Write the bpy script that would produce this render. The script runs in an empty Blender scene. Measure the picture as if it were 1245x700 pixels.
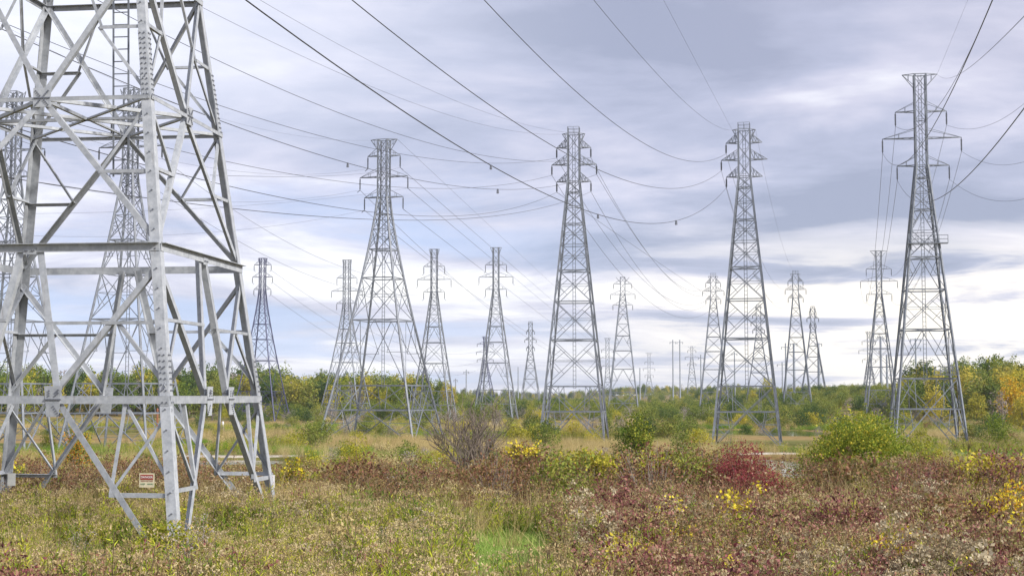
import bpy, math, random
import numpy as np
from mathutils import Vector

# ---------------------------------------------------------------- camera
F = 1800.0; PITCH = 0.0725; CAMZ = 3.6
scn = bpy.context.scene
col = scn.collection
cam_d = bpy.data.cameras.new('camera'); cam = bpy.data.objects.new('camera', cam_d); col.objects.link(cam)
cam.location = (0, 0, CAMZ); cam.rotation_euler = (math.radians(90) + PITCH, 0, 0)
cam_d.sensor_width = 36; cam_d.lens = F / 1245 * 36
cam_d.clip_start = 0.3; cam_d.clip_end = 12000
scn.camera = cam
scn.view_settings.view_transform = 'Standard'; scn.view_settings.look = 'None'
scn.view_settings.gamma = 1; scn.view_settings.exposure = 0.5
scn.render.film_transparent = False
SUN_EL = math.radians(33); SUN_AZ = math.radians(122)    # compass style: 0 = +Y, clockwise; the sun is behind the camera, right

# ---------------------------------------------------------------- world
w = bpy.data.worlds.new('World'); scn.world = w; w.use_nodes = True
nt = w.node_tree; N = nt.nodes; L = nt.links; N.clear()
def nd(t, **k):
    n = N.new(t)
    for a, b in k.items(): setattr(n, a, b)
    return n
def mth(op, a, b=None, c=None):
    n = nd('ShaderNodeMath', operation=op)
    for i, v in enumerate((a, b, c)):
        if v is None: continue
        if isinstance(v, (int, float)): n.inputs[i].default_value = v
        else: L.new(v, n.inputs[i])
    return n.outputs[0]
def ramp(v, stops, interp='EASE'):
    r = nd('ShaderNodeValToRGB'); r.color_ramp.interpolation = interp
    e = r.color_ramp.elements
    while len(e) < len(stops): e.new(0.5)
    for k, (p, c) in enumerate(stops):
        e[k].position = p; e[k].color = (*c, 1) if len(c) == 3 else c
    L.new(v, r.inputs[0]); return r.outputs[0]
def mixc(f, a, b, mode='MIX'):
    m = nd('ShaderNodeMix', data_type='RGBA', blend_type=mode)
    for s, v in ((0, f), (6, a), (7, b)):
        if isinstance(v, (int, float)): m.inputs[s].default_value = v
        elif isinstance(v, tuple): m.inputs[s].default_value = (*v, 1)
        else: L.new(v, m.inputs[s])
    return m.outputs[2]
def sstep(v, a, b):
    n = nd('ShaderNodeMapRange', interpolation_type='SMOOTHSTEP'); L.new(v, n.inputs[0])
    n.inputs[1].default_value = a; n.inputs[2].default_value = b; return n.outputs[0]
tc = nd('ShaderNodeTexCoord'); sp = nd('ShaderNodeSeparateXYZ'); L.new(tc.outputs['Generated'], sp.inputs[0])
dx, dy, dz = sp.outputs
dzc = mth('MAXIMUM', dz, 0.0)
den = mth('ADD', dzc, 0.10)
U = mth('DIVIDE', dx, den); V = mth('DIVIDE', dy, den)
cv = nd('ShaderNodeCombineXYZ'); L.new(U, cv.inputs[0]); L.new(V, cv.inputs[1])
def fbm(sc, det, rough, off, dist=0.0, sx=1.0, sy=1.0):
    mp = nd('ShaderNodeMapping'); L.new(cv.outputs[0], mp.inputs[0]); mp.inputs[1].default_value = off; mp.inputs[3].default_value = (sx, sy, 1)
    mp.inputs[2].default_value = (0, 0, 0.35)
    n = nd('ShaderNodeTexNoise'); L.new(mp.outputs[0], n.inputs['Vector'])
    n.inputs['Scale'].default_value = sc; n.inputs['Detail'].default_value = det; n.inputs['Roughness'].default_value = rough; n.inputs['Distortion'].default_value = dist
    return n.outputs[0]
n1 = fbm(0.62, 8, 0.56, (3.1, 7.7, 0), 0.35, 1.0, 1.0)
n2 = fbm(1.25, 10, 0.58, (11.3, 2.2, 4), 0.5, 0.8, 1.0)
n3 = fbm(0.28, 4, 0.5, (5.3, 1.2, 9), 0.2)
mixn = mth('ADD', mth('ADD', mth('MULTIPLY', n1, 0.42), mth('MULTIPLY', n2, 0.46)), mth('MULTIPLY', n3, 0.12))
# cloud sheet: shaded lavender grey to white
cloud = ramp(mixn, [(0.39, (0.30, 0.32, 0.42)), (0.455, (0.41, 0.425, 0.54)), (0.51, (0.56, 0.55, 0.65)), (0.56, (0.75, 0.74, 0.79)), (0.62, (0.92, 0.90, 0.89))], 'LINEAR')
az = mth('DIVIDE', dx, mth('MAXIMUM', dy, 0.2))
# thicker, darker sheet towards the right and overhead; brighter veil to the upper left
right = sstep(az, -0.05, 0.38)
hi = sstep(dz, 0.08, 0.26)
dark = mth('MULTIPLY', mth('MULTIPLY', right, hi), mth('SUBTRACT', 1.35, sstep(n2, 0.40, 0.62)))
cloud = mixc(mth('MULTIPLY', dark, 0.34), cloud, (0.37, 0.365, 0.45))
lv = mth('MULTIPLY', mth('SUBTRACT', 1.0, sstep(az, -0.30, 0.10)), sstep(dz, 0.13, 0.24))
cloud = mixc(mth('MULTIPLY', lv, 0.6), cloud, (0.80, 0.82, 0.90))
# blue gaps on the left
sky = nd('ShaderNodeTexSky', sky_type='NISHITA'); sky.sun_disc = False; sky.sun_elevation = SUN_EL; sky.sun_rotation = SUN_AZ
sky.air_density = 1.0; sky.dust_density = 0.6; sky.ozone_density = 1.5
skyc = mixc(1.0, sky.outputs[0], (0.085, 0.095, 0.115), 'MULTIPLY')
gap = mth('MULTIPLY', mth('SUBTRACT', 1.0, sstep(n1, 0.40, 0.56)), mth('SUBTRACT', 1.0, sstep(az, -0.10, 0.12)))
gap = mth('MULTIPLY', gap, mth('SUBTRACT', 1.0, sstep(dz, 0.10, 0.19)))
cloud = mixc(mth('MULTIPLY', gap, 0.65), cloud, (0.46, 0.56, 0.80))
# cream light low on the right
lowr = mth('MULTIPLY', sstep(az, -0.02, 0.22), mth('SUBTRACT', 1.0, sstep(dz, 0.05, 0.13)))
lowr = mth('MULTIPLY', lowr, sstep(n2, 0.40, 0.54))
cloud = mixc(mth('MULTIPLY', lowr, 0.9), cloud, (0.99, 0.91, 0.79))
veil = mth('SUBTRACT', 1.0, sstep(dz, 0.0, 0.07))
cloud = mixc(mth('MULTIPLY', veil, 0.25), cloud, (0.74, 0.79, 0.87))
fin = mixc(0.12, cloud, skyc)
bg = nd('ShaderNodeBackground'); L.new(fin, bg.inputs[0]); bg.inputs[1].default_value = 1.0
wo = nd('ShaderNodeOutputWorld'); L.new(bg.outputs[0], wo.inputs[0])

sun_d = bpy.data.lights.new('sun', 'SUN'); sun_d.energy = 4.2; sun_d.angle = math.radians(5); sun_d.color = (1, 0.95, 0.88)
sun = bpy.data.objects.new('sun', sun_d); col.objects.link(sun)
sdir = Vector((math.sin(SUN_AZ) * math.cos(SUN_EL), math.cos(SUN_AZ) * math.cos(SUN_EL), math.sin(SUN_EL)))
sun.rotation_euler = sdir.to_track_quat('Z', 'Y').to_euler()

# ---------------------------------------------------------------- helpers
R = np.random.default_rng(7); rnd = random.Random(5)
def mesh_np(name, v, quads=None, tris=None, mats=(), mi=None, smooth=False):
    me = bpy.data.meshes.new(name)
    v = np.asarray(v, np.float32).reshape(-1, 3)
    q = np.zeros((0, 4), np.int32) if quads is None else np.asarray(quads, np.int32).reshape(-1, 4)
    t = np.zeros((0, 3), np.int32) if tris is None else np.asarray(tris, np.int32).reshape(-1, 3)
    me.vertices.add(len(v)); me.vertices.foreach_set('co', v.ravel())
    nl = len(q) * 4 + len(t) * 3
    me.loops.add(nl); me.loops.foreach_set('vertex_index', np.concatenate([q.ravel(), t.ravel()]))
    me.polygons.add(len(q) + len(t))
    me.polygons.foreach_set('loop_start', np.concatenate([np.arange(len(q)) * 4, len(q) * 4 + np.arange(len(t)) * 3]).astype(np.int32))
    for m in mats: me.materials.append(m)
    if mi is not None: me.polygons.foreach_set('material_index', np.asarray(mi, np.int32))
    me.polygons.foreach_set('use_smooth', np.full(len(q) + len(t), bool(smooth)))
    me.update(calc_edges=True); me.validate(); return me
def link(name, me, parent=None):
    o = bpy.data.objects.new(name, me); col.objects.link(o); o.parent = parent; return o
def tag(o, label=None, cat=None, group=None, kind=None):
    for k, v in (('label', label), ('category', cat), ('group', group), ('kind', kind)):
        if v: o[k] = v
    return o
def empty(name, loc=(0, 0, 0), rz=0, **k):
    o = bpy.data.objects.new(name, None); col.objects.link(o); o.location = loc; o.rotation_euler = (0, 0, rz); o.empty_display_size = .3
    return tag(o, **k)
class MB:
    """collects bars and boxes, builds ONE mesh"""
    def __init__(s): s.v = []; s.q = []; s.m = []; s.n = 0
    def add(s, v, q, m=0):
        v = np.asarray(v, float); s.v.append(v); s.q.append(np.asarray(q, int) + s.n); s.m += [m] * len(q); s.n += len(v)
    def bar(s, a, b, w, h=None, up=None, m=0):
        a = np.array(a, float); b = np.array(b, float); h = w if h is None else h
        d = b - a; ln = np.linalg.norm(d)
        if ln < 1e-6: return
        d /= ln; u = np.array(up if up is not None else (0, 0, 1), float)
        if abs(d @ u) > .99: u = np.array((0, 1., 0))
        x = np.cross(d, u); x /= np.linalg.norm(x); y = np.cross(x, d)
        c = [(-1, -1), (1, -1), (1, 1), (-1, 1)]
        v = [p + x * i * w / 2 + y * j * h / 2 for p in (a, b) for i, j in c]
        s.add(v, [(0, 1, 5, 4), (1, 2, 6, 5), (2, 3, 7, 6), (3, 0, 4, 7), (3, 2, 1, 0), (4, 5, 6, 7)], m)
    def angle(s, a, b, w, t, n, flip=1, inn=1, m=0):
        """L-section from a to b; one flange in the plane with normal n, the other along -n*inn"""
        a = np.array(a, float); b = np.array(b, float); d = b - a; d /= np.linalg.norm(d)
        n = np.array(n, float); n -= d * (n @ d); n /= np.linalg.norm(n); x = np.cross(d, n) * flip
        for (x0, x1, y0, y1) in ((0, w, -t, 0), (0, t, -w, -t)):
            v = [p + x * i - n * j * inn * -1 for p in (a, b) for i, j in ((x0, y0), (x1, y0), (x1, y1), (x0, y1))]
            s.add(v, [(0, 1, 5, 4), (1, 2, 6, 5), (2, 3, 7, 6), (3, 0, 4, 7), (3, 2, 1, 0), (4, 5, 6, 7)], m)
    def cyl(s, a, b, r0, r1=None, n=6, m=0, cap=True):
        a = np.array(a, float); b = np.array(b, float); r1 = r0 if r1 is None else r1
        d = b - a; ln = np.linalg.norm(d)
        if ln < 1e-7: return
        d /= ln; u = np.array((0, 0, 1.)) if abs(d[2]) < .95 else np.array((0, 1., 0))
        x = np.cross(d, u); x /= np.linalg.norm(x); y = np.cross(d, x)
        k = np.arange(n) * 2 * np.pi / n; ring = np.cos(k)[:, None] * x + np.sin(k)[:, None] * y
        v = np.concatenate([a + ring * r0, b + ring * r1]); q = [(i, (i + 1) % n, n + (i + 1) % n, n + i) for i in range(n)]
        if cap and n == 6: q += [(0, 3, 2, 1), (0, 5, 4, 3), (6, 7, 8, 9), (6, 9, 10, 11)]
        s.add(v, q, m)
    def build(s, name, mats, parent=None, smooth=False):
        if not isinstance(mats, (list, tuple)): mats = [mats]
        return link(name, mesh_np(name, np.concatenate(s.v), quads=np.concatenate(s.q), mats=mats, mi=s.m, smooth=smooth), parent)
def copy_tree(o, parent=None):
    c = o.copy(); col.objects.link(c); c.parent = parent
    for ch in list(o.children): copy_tree(ch, c)
    return c
def unproj(px, py, Y=None, Z=None):
    v = (350 - py) / F; u = (px - 622.5) / F; c, s = math.cos(PITCH), math.sin(PITCH)
    d = (u, c - v * s, s + v * c)
    k = Y / d[1] if Y is not None else (Z - CAMZ) / d[2]
    return (d[0] * k, d[1] * k, CAMZ + d[2] * k)

# ---------------------------------------------------------------- materials
def mat(name):
    m = bpy.data.materials.new(name); m.use_nodes = True; return m, m.node_tree
def simple(name, c, rough=.6, metal=0, noise=.0, sc=4.0, c2=None, bump=0, vary=0):
    m, t = mat(name); p = t.nodes['Principled BSDF']; p.inputs['Roughness'].default_value = rough; p.inputs['Metallic'].default_value = metal
    p.inputs['Base Color'].default_value = (*c, 1)
    if c2:
        tc = t.nodes.new('ShaderNodeTexCoord'); n = t.nodes.new('ShaderNodeTexNoise'); n.inputs['Scale'].default_value = sc; n.inputs['Detail'].default_value = 6; n.inputs['Roughness'].default_value = .65
        t.links.new(tc.outputs['Object'], n.inputs['Vector'])
        r = t.nodes.new('ShaderNodeValToRGB'); r.color_ramp.elements[0].position = .35; r.color_ramp.elements[1].position = .65
        r.color_ramp.elements[0].color = (*c, 1); r.color_ramp.elements[1].color = (*c2, 1)
        t.links.new(n.outputs[0], r.inputs[0]); t.links.new(r.outputs[0], p.inputs['Base Color'])
        if vary:      # mottled zinc and a tone of its own for every member
            n.inputs['Roughness'].default_value = .75
            oi = t.nodes.new('ShaderNodeObjectInfo'); m1 = t.nodes.new('ShaderNodeMath'); m1.operation = 'MULTIPLY_ADD'; m1.inputs[1].default_value = vary; m1.inputs[2].default_value = 1 - vary / 2
            t.links.new(oi.outputs['Random'], m1.inputs[0])
            n2 = t.nodes.new('ShaderNodeTexNoise'); n2.inputs['Scale'].default_value = 1.0; n2.inputs['Detail'].default_value = 8; n2.inputs['Roughness'].default_value = .7
            mp = t.nodes.new('ShaderNodeMapping'); mp.inputs[3].default_value = (9, 9, .9); t.links.new(tc.outputs['Object'], mp.inputs[0]); t.links.new(mp.outputs[0], n2.inputs['Vector'])
            r2 = t.nodes.new('ShaderNodeValToRGB'); r2.color_ramp.elements[0].position = .58; r2.color_ramp.elements[1].position = .74; r2.color_ramp.elements[0].color = (1, 1, 1, 1); r2.color_ramp.elements[1].color = (.62, .56, .50, 1)
            t.links.new(n2.outputs[0], r2.inputs[0])
            x1 = t.nodes.new('ShaderNodeMix'); x1.data_type = 'RGBA'; x1.blend_type = 'MULTIPLY'; x1.inputs[0].default_value = 1; t.links.new(r.outputs[0], x1.inputs[6]); t.links.new(r2.outputs[0], x1.inputs[7])
            x2 = t.nodes.new('ShaderNodeVectorMath'); x2.operation = 'SCALE'; t.links.new(x1.outputs[2], x2.inputs[0]); t.links.new(m1.outputs[0], x2.inputs['Scale'])
            t.links.new(x2.outputs[0], p.inputs['Base Color'])
        if bump:
            b = t.nodes.new('ShaderNodeBump'); b.inputs['Strength'].default_value = bump; b.inputs['Distance'].default_value = .01
            t.links.new(n.outputs[0], b.inputs['Height']); t.links.new(b.outputs[0], p.inputs['Normal'])
    return m
def leafm(name, cols, trans=.3, rough=.75):
    """leaf material: every leaf takes a colour of its own from cols"""
    m, t = mat(name); p = t.nodes['Principled BSDF']; p.inputs['Roughness'].default_value = rough
    p.inputs['Specular IOR Level'].default_value = .25
    g = t.nodes.new('ShaderNodeNewGeometry'); r = t.nodes.new('ShaderNodeValToRGB'); e = r.color_ramp.elements
    oi = t.nodes.new('ShaderNodeObjectInfo')
    mx = t.nodes.new('ShaderNodeMath'); mx.operation = 'MULTIPLY_ADD'; mx.inputs[1].default_value = .50
    ml = t.nodes.new('ShaderNodeMath'); ml.operation = 'MULTIPLY'; ml.inputs[1].default_value = .50
    t.links.new(oi.outputs['Random'], ml.inputs[0]); t.links.new(g.outputs['Random Per Island'], mx.inputs[0]); t.links.new(ml.outputs[0], mx.inputs[2])
    while len(e) < len(cols): e.new(.5)
    for k, c in enumerate(cols): e[k].position = .08 + .84 * k / max(1, len(cols) - 1); e[k].color = (*c, 1)
    t.links.new(mx.outputs[0], r.inputs[0]); t.links.new(r.outputs[0], p.inputs['Base Color'])
    tr = t.nodes.new('ShaderNodeBsdfTranslucent'); t.links.new(r.outputs[0], tr.inputs[0])
    ms = t.nodes.new('ShaderNodeMixShader'); ms.inputs[0].default_value = trans
    o = t.nodes['Material Output']; t.links.new(p.outputs[0], ms.inputs[1]); t.links.new(tr.outputs[0], ms.inputs[2]); t.links.new(ms.outputs[0], o.inputs[0])
    return m
STEEL = simple('galvanised_steel', (.26, .28, .31), .55, .1, c2=(.41, .43, .46), sc=5, vary=.22)
STEELF = simple('weathered_steel', (.11, .125, .155), .6, .1, c2=(.21, .23, .265), sc=2, vary=.3)
STEELD = simple('dark_steel', (.05, .055, .12), .6, .2)
BOLT = simple('bolt_steel', (.16, .17, .20), .5, .5)
WIRE = simple('conductor', (.05, .05, .055), .5, .4)
WIREF = simple('old_conductor', (.13, .14, .18), .5, .3)  # paler, bluer tone given to the distant spans
INS = simple('porcelain', (.045, .05, .06), .3)
POLE = simple('pole_steel', (.22, .25, .30), .7, 0, c2=(.30, .33, .38))
BARK = simple('bark', (.10, .08, .065), .9, c2=(.19, .165, .14), sc=6)
BARKG = simple('grey_bark', (.15, .12, .10), .9, c2=(.26, .22, .19), sc=9)
#DATA
# px of the top, py of the top, height m, yaw, base half, shaft half, kind, arms [(px below top, left px, right px)], earth arm (px below, half px), z fraction where the flare starts
def place(px, py, H, base=-3.4):
    Z = base + H - CAMZ; v = (350 - py) / F; c, s = math.cos(PITCH), math.sin(PITCH)
    Y = Z * (c - v * s) / (v * c + s); X = (px - 622.5) / F * (Y * c + Z * s)
    return X, Y
TW = {
 'T1': dict(px=467, py=170, H=46, yaw=-.26, bh=7.5, arms=[(20, 21, 21), (46, 31, 31), (71, 25, 25)], eh=(0, 17), style='A', sh=.8, taper=1.22),
 'T2': dict(px=697.5, py=163, H=45, yaw=-.13, bh=4.7, arms=[(17, 21, 21), (38, 27, 28), (59, 21, 21)], eh=(0, 14), style='B', sh=.9, taper=1.0),
 'T3': dict(px=904.5, py=158, H=45, yaw=-.2, bh=4.75, arms=[(16, 22, 22), (37, 28, 28), (58, 22, 22)], eh=(0, 14), style='B', sh=.9, taper=1.0, ins='L'),
 'T4': dict(px=1118, py=91, H=50, yaw=-.15, bh=4.7, arms=[(46, 30, 31), (79, 46, 48), (113, 29, 33)], eh=(0, 21), style='A', sh=.8, taper=1.0),
 'L0': dict(px=18, py=112, H=46, yaw=-.2, bh=6.0, arms=[(72, 42, 42), (105, 27, 27), (40, 24, 24)], eh=(0, 15), style='V', sh=.75, taper=1.1),
 'L1': dict(px=160, py=108, H=46, yaw=-.22, bh=6.0, arms=[(72, 42, 42), (105, 27, 27), (40, 26, 26)], eh=(0, 15), style='V', sh=.75, taper=1.1),
 'L2': dict(px=319.5, py=314, H=44, yaw=-.2, bh=6.3, arms=[(8, 11, 11), (23, 13, 13), (38, 11, 11)], eh=(0, 6), style='D', sh=.75, taper=1.25),
 'L3': dict(px=422, py=316, H=46, yaw=-.25, bh=6.2, arms=[(22, 13, 13), (38, 20, 20), (53, 13, 13)], eh=(0, 6), style='A', sh=.9, taper=1.2),
 'L4': dict(px=528, py=303, H=44, yaw=-.15, bh=5.2, arms=[(21, 13, 13), (37, 21, 21), (52, 13, 13)], eh=(0, 6.5), style='A', sh=.8, taper=1.1),
 'L5': dict(px=603, py=301, H=46, yaw=-.15, bh=5.3, arms=[(21, 13, 13), (36, 21, 21), (51, 13, 13)], eh=(0, 7), style='A', sh=.8, taper=1.1),
 'L6': dict(px=590, py=409, H=40, yaw=-.2, bh=6.0, arms=[(9, 10, 10), (19, 11, 11), (28, 10, 10)], eh=(0, 4), style='D', sh=.9, taper=1.2),
 'L7': dict(px=645, py=393, H=44, yaw=-.1, bh=5.4, arms=[(10, 5, 5), (20, 7, 7), (30, 5, 5)], eh=(0, 3), style='B', sh=1.0, taper=1.0),
 'L8': dict(px=757, py=337, H=44, yaw=-.1, bh=5.0, arms=[(8, 11, 11), (21, 15, 15), (34, 12, 12)], eh=(0, 8), style='V', sh=.8, taper=1.0),
 'L9': dict(px=738.5, py=411, H=42, yaw=-.1, bh=3.0, arms=[(14, 7, 7), (24, 9, 9), (34, 7, 7)], eh=(0, 4), style='A', sh=1.1, taper=1.0),
 'L10': dict(px=789, py=429, H=42, yaw=-.1, bh=5.5, arms=[(11, 5, 5), (19, 7, 7), (27, 5, 5)], eh=(0, 4), style='A', sh=1.1, taper=1.1),
 'L11': dict(px=841, py=421, H=42, yaw=-.1, bh=4.6, arms=[(5, 5, 5), (13, 8, 8), (21, 5, 5)], eh=(0, 5), style='V', sh=.8, taper=1.0),
 'L12': dict(px=867, py=336, H=44, yaw=-.15, bh=4.9, arms=[(8, 9, 9), (18, 13, 13), (28, 9, 9)], eh=(0, 6), style='B', sh=.9, taper=1.0),
 'L13': dict(px=922, py=373, H=44, yaw=-.15, bh=6.3, arms=[(10, 7, 7), (19, 9, 9), (28, 7, 7)], eh=(0, 4), style='B', sh=1.0, taper=1.15),
 'L14': dict(px=967, py=333, H=44, yaw=-.15, bh=4.7, arms=[(9, 9, 9), (19, 12.5, 12.5), (29, 9, 9)], eh=(0, 6), style='B', sh=.9, taper=1.0),
 'L15': dict(px=988, py=375, H=44, yaw=-.15, bh=6.6, arms=[(4, 4, 4), (12, 7, 7), (20, 4, 4)], eh=(0, 3.5), style='B', sh=.9, taper=1.15),
 'L16': dict(px=1068, py=305, H=46, yaw=-.12, bh=4.5, arms=[(22, 15, 15), (37, 22, 22), (53, 15, 15)], eh=(0, 10), style='A', sh=.75, taper=1.0),
 'L17': dict(px=1056, py=403, H=44, yaw=-.1, bh=5.0, arms=[(12, 8, 8), (23, 12, 12), (34, 8, 8)], eh=(0, 4), style='A', sh=.9, taper=1.0),
}
for k, t in TW.items():
    t['base'] = -3.4
    t['X'], t['Y'] = place(t['px'], t['py'], t['H'], t['base'])
    t['mpp'] = t['Y'] / F          # metres per pixel of the photograph at this distance
def tip(k, arm, side, drop=None):
    """world point of a conductor clamp: arm 0..2, or 'e' for the earth wire arm"""
    t = TW[k]; m = t['mpp']
    if arm == 'e': dz, half = t['eh'][0] * m, t['eh'][1] * m; d = 0
    else: dz = t['arms'][arm][0] * m; half = t['arms'][arm][1 if side < 0 else 2] * m; d = INSL(t) if drop is None else drop
    c, s = math.cos(t['yaw']), math.sin(t['yaw'])
    return (t['X'] + side * half * c, t['Y'] + side * half * s, t['base'] + t['H'] - dz - d)
def INSL(t): return {'A': 1.9, 'B': 1.5, 'V': 1.6, 'D': 1.5}[t['style']]
#ENDDATA
# ---------------------------------------------------------------- lattice towers
LABEL = {'T1': 'tall lattice pylon with flat T top and hooked insulators, just behind the bare tree',
 'T2': 'tall lattice pylon with small railed cage on top, nearest the centre of the view',
 'T3': 'tall lattice pylon with railed top and insulators only on its left arms, behind red sumac',
 'T4': 'tallest whole lattice pylon, flat T top, railed platform halfway up, behind the green tree',
 'L0': 'pale lattice pylon seen through the leftmost leg of the huge near pylon',
 'L1': 'pale lattice pylon seen behind the ladder of the huge near pylon',
 'L2': 'dark blue-grey lattice pylon rising from the woods right of the huge near pylon',
 'L3': 'faint pale lattice pylon with thin straight arms, left of the bare-tree pylon',
 'L4': 'distant lattice pylon with hooked arms, first one right of the bare-tree pylon',
 'L5': 'distant lattice pylon with hooked arms, overlapping a small dark pylon at its foot',
 'L6': 'small dark distant lattice pylon with short arms, overlapping a bigger pale one',
 'L7': 'small faint lattice pylon standing alone left of the central railed pylon',
 'L8': 'distant lattice pylon with V-shaped horns, right of the central railed pylon',
 'L9': 'small faint narrow pylon close behind the right side of the central railed pylon',
 'L10': 'tiny pale lattice pylon on the horizon, left of the twin poles',
 'L11': 'tiny lattice pylon with V horns on the horizon, right of the twin poles',
 'L12': 'distant lattice pylon with railed top, close left of the pylon behind red sumac',
 'L13': 'distant lattice pylon seen through the legs of the pylon behind red sumac',
 'L14': 'distant lattice pylon with railed top standing above the far pond',
 'L15': 'distant wide-based lattice pylon close right of the pylon above the far pond',
 'L16': 'distant lattice pylon with T-shaped top close left of the tallest pylon',
 'L17': 'small faint lattice pylon seen behind the distant T-topped pylon near green tree'}
def lattice(key):
    t = TW[key]; H = t['H']; m = t['mpp']; far = m > .17; st = t['style']; vf = m > .3
    root = empty('lattice_pylon', (t['X'], t['Y'], t['base']), t['yaw'], label=LABEL[key], cat='pylon', group='transmission pylons across the marsh')
    ms = STEELD if st == 'D' else STEELF
    sh = t['sh']; bh = t['bh']; low = t['arms'][-1 if st != 'V' else 1][0] * m; zs = H - low          # z of lowest arm
    kw = t['taper']
    def hw(z):                                            # half width at height z
        if z >= zs: return sh * .92
        f = 1 - z / zs
        return sh * .92 + (bh - sh) * (f if kw == 1 else f ** kw)
    # panel levels
    lv = [0.0, .105 * H, .185 * H]
    z = lv[-1]
    while z < zs - 1.5:
        z += max(1.75 * hw(z), 1.9 * sh); lv.append(min(z, zs))
    if zs - lv[-1] < 1.2: lv[-1] = zs
    else: lv.append(zs)
    nb = len(lv); n = max(3, int((H - zs) / (sh * 2.3))); lv += [zs + (H - zs) * (k + 1) / n for k in range(n)]
    legw = .25 if not vf else .3; br = .085 if not far else (.085 if not vf else .13)
    C4 = [(-1, -1), (1, -1), (1, 1), (-1, 1)]
    def P(k, z): a = hw(z); return (C4[k % 4][0] * a, C4[k % 4][1] * a, z)
    for k in range(4):
        b = MB()
        for z0, z1 in zip(lv[:-1], lv[1:]): b.bar(P(k, z0), P(k, z1), legw if z0 < zs else legw * .75)
        b.bar((*P(k, 0)[:2], -1.5), P(k, 0), legw * 1.6, m=0)
        b.build('leg', ms, root)
    for k in range(4):
        b = MB()
        b.bar(P(k, H - .02), P(k + 1, H - .02), br * 1.1)
        def Q(s, z):
            a = np.array(P(k, z)); c = np.array(P(k + 1, z)); return a + (c - a) * (s + 1) / 2
        for i, (z0, z1) in enumerate(zip(lv[:-1], lv[1:])):
            if i == 0:       # splayed feet: big inverted V to the first belt with small struts
                for s in (-1, 1):
                    b.bar(Q(s * .96, z0), Q(0, z1), br * 1.5)
                    if not vf:
                        for f, g in ((.33, .33), (.62, .62)):
                            b.bar(Q(s * (.96 * (1 - f)), z0 + (z1 - z0) * f), Q(s, z0 + (z1 - z0) * g), br * .8)
                            b.bar(Q(s * (.96 * (1 - f)), z0 + (z1 - z0) * f), Q(s, z0 + (z1 - z0) * min(1, g + .3)), br * .8)
                        b.bar(Q(s * .5, z0 + (z1 - z0) * .48), Q(s * .62, z1), br * .8)
            elif i == 1:     # W under the second belt
                for s in (-1, 1):
                    b.bar(Q(0, z0), Q(s, z1), br * 1.2); b.bar(Q(s, z0), Q(s * .5, z1), br * .9); b.bar(Q(s * .5, z1), Q(s * .42, z0), br * .9)
            elif i < nb - 1:
                A, B, D, E_ = Q(-1, z0), Q(1, z0), Q(-1, z1), Q(1, z1)
                if st in 'AV' and i % 2 == 0 and (z1 - z0) > 2.6:
                    b.bar(A, Q(0, z1), br); b.bar(B, Q(0, z1), br)
                    for s in (-1, 1):
                        zm = (z0 + z1) / 2; b.bar(Q(s * .5, zm), Q(s, zm), br * .8); b.bar(Q(s * .5, zm), Q(s, z1), br * .8)
                else:
                    b.bar(A, E_, br); b.bar(B, D, br)
                    if (z1 - z0) > 3.0 and not far:
                        w0, w1 = hw(z0), hw(z1); zc = z0 + (z1 - z0) * w0 / (w0 + w1)
                        b.bar(Q(-1, zc), Q(1, zc), br * .7)
                        for s in (-1, 1):
                            b.bar(Q(s * .5, (z0 + zc) / 2), Q(s, zc), br * .7); b.bar(Q(s * .5, (z1 + zc) / 2), Q(s, zc), br * .7)
            else:
                b.bar(Q(-1, z0), Q(1, z1), br * .75); b.bar(Q(1, z0), Q(-1, z1), br * .75)
            if i < nb - 1 or i % 3 == 0: b.bar(Q(-1, z1), Q(1, z1), br * (1.35 if i < nb - 1 else .8), br * (1.8 if i < 5 else 1))
        b.build('bracing', ms, root)
    if not far:              # climbing ladder inside the body
        b = MB()
        for s in (-.2, .2): b.bar((s, .2, .18 * H), (s, .1, H), .07)
        for z in np.arange(.18 * H, H, .6): b.bar((-.2, .2, z), (.2, .2, z), .05)
        b.build('ladder', ms, root)
        b = MB()             # plan bracing
            # one level per object
        for z in lv[1:nb:2]:
            b = MB(); b.bar(P(0, z), P(2, z), br * .8); b.bar(P(1, z), P(3, z), br * .8); b.build('plan_bracing', ms, root)
        for k in range(4):   # concrete footings
            b = MB(); x, y, _ = P(k, 0); b.cyl((x, y, -1.5), (x, y, .25), .55, n=8); b.build('footing', CONC, root)
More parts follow.
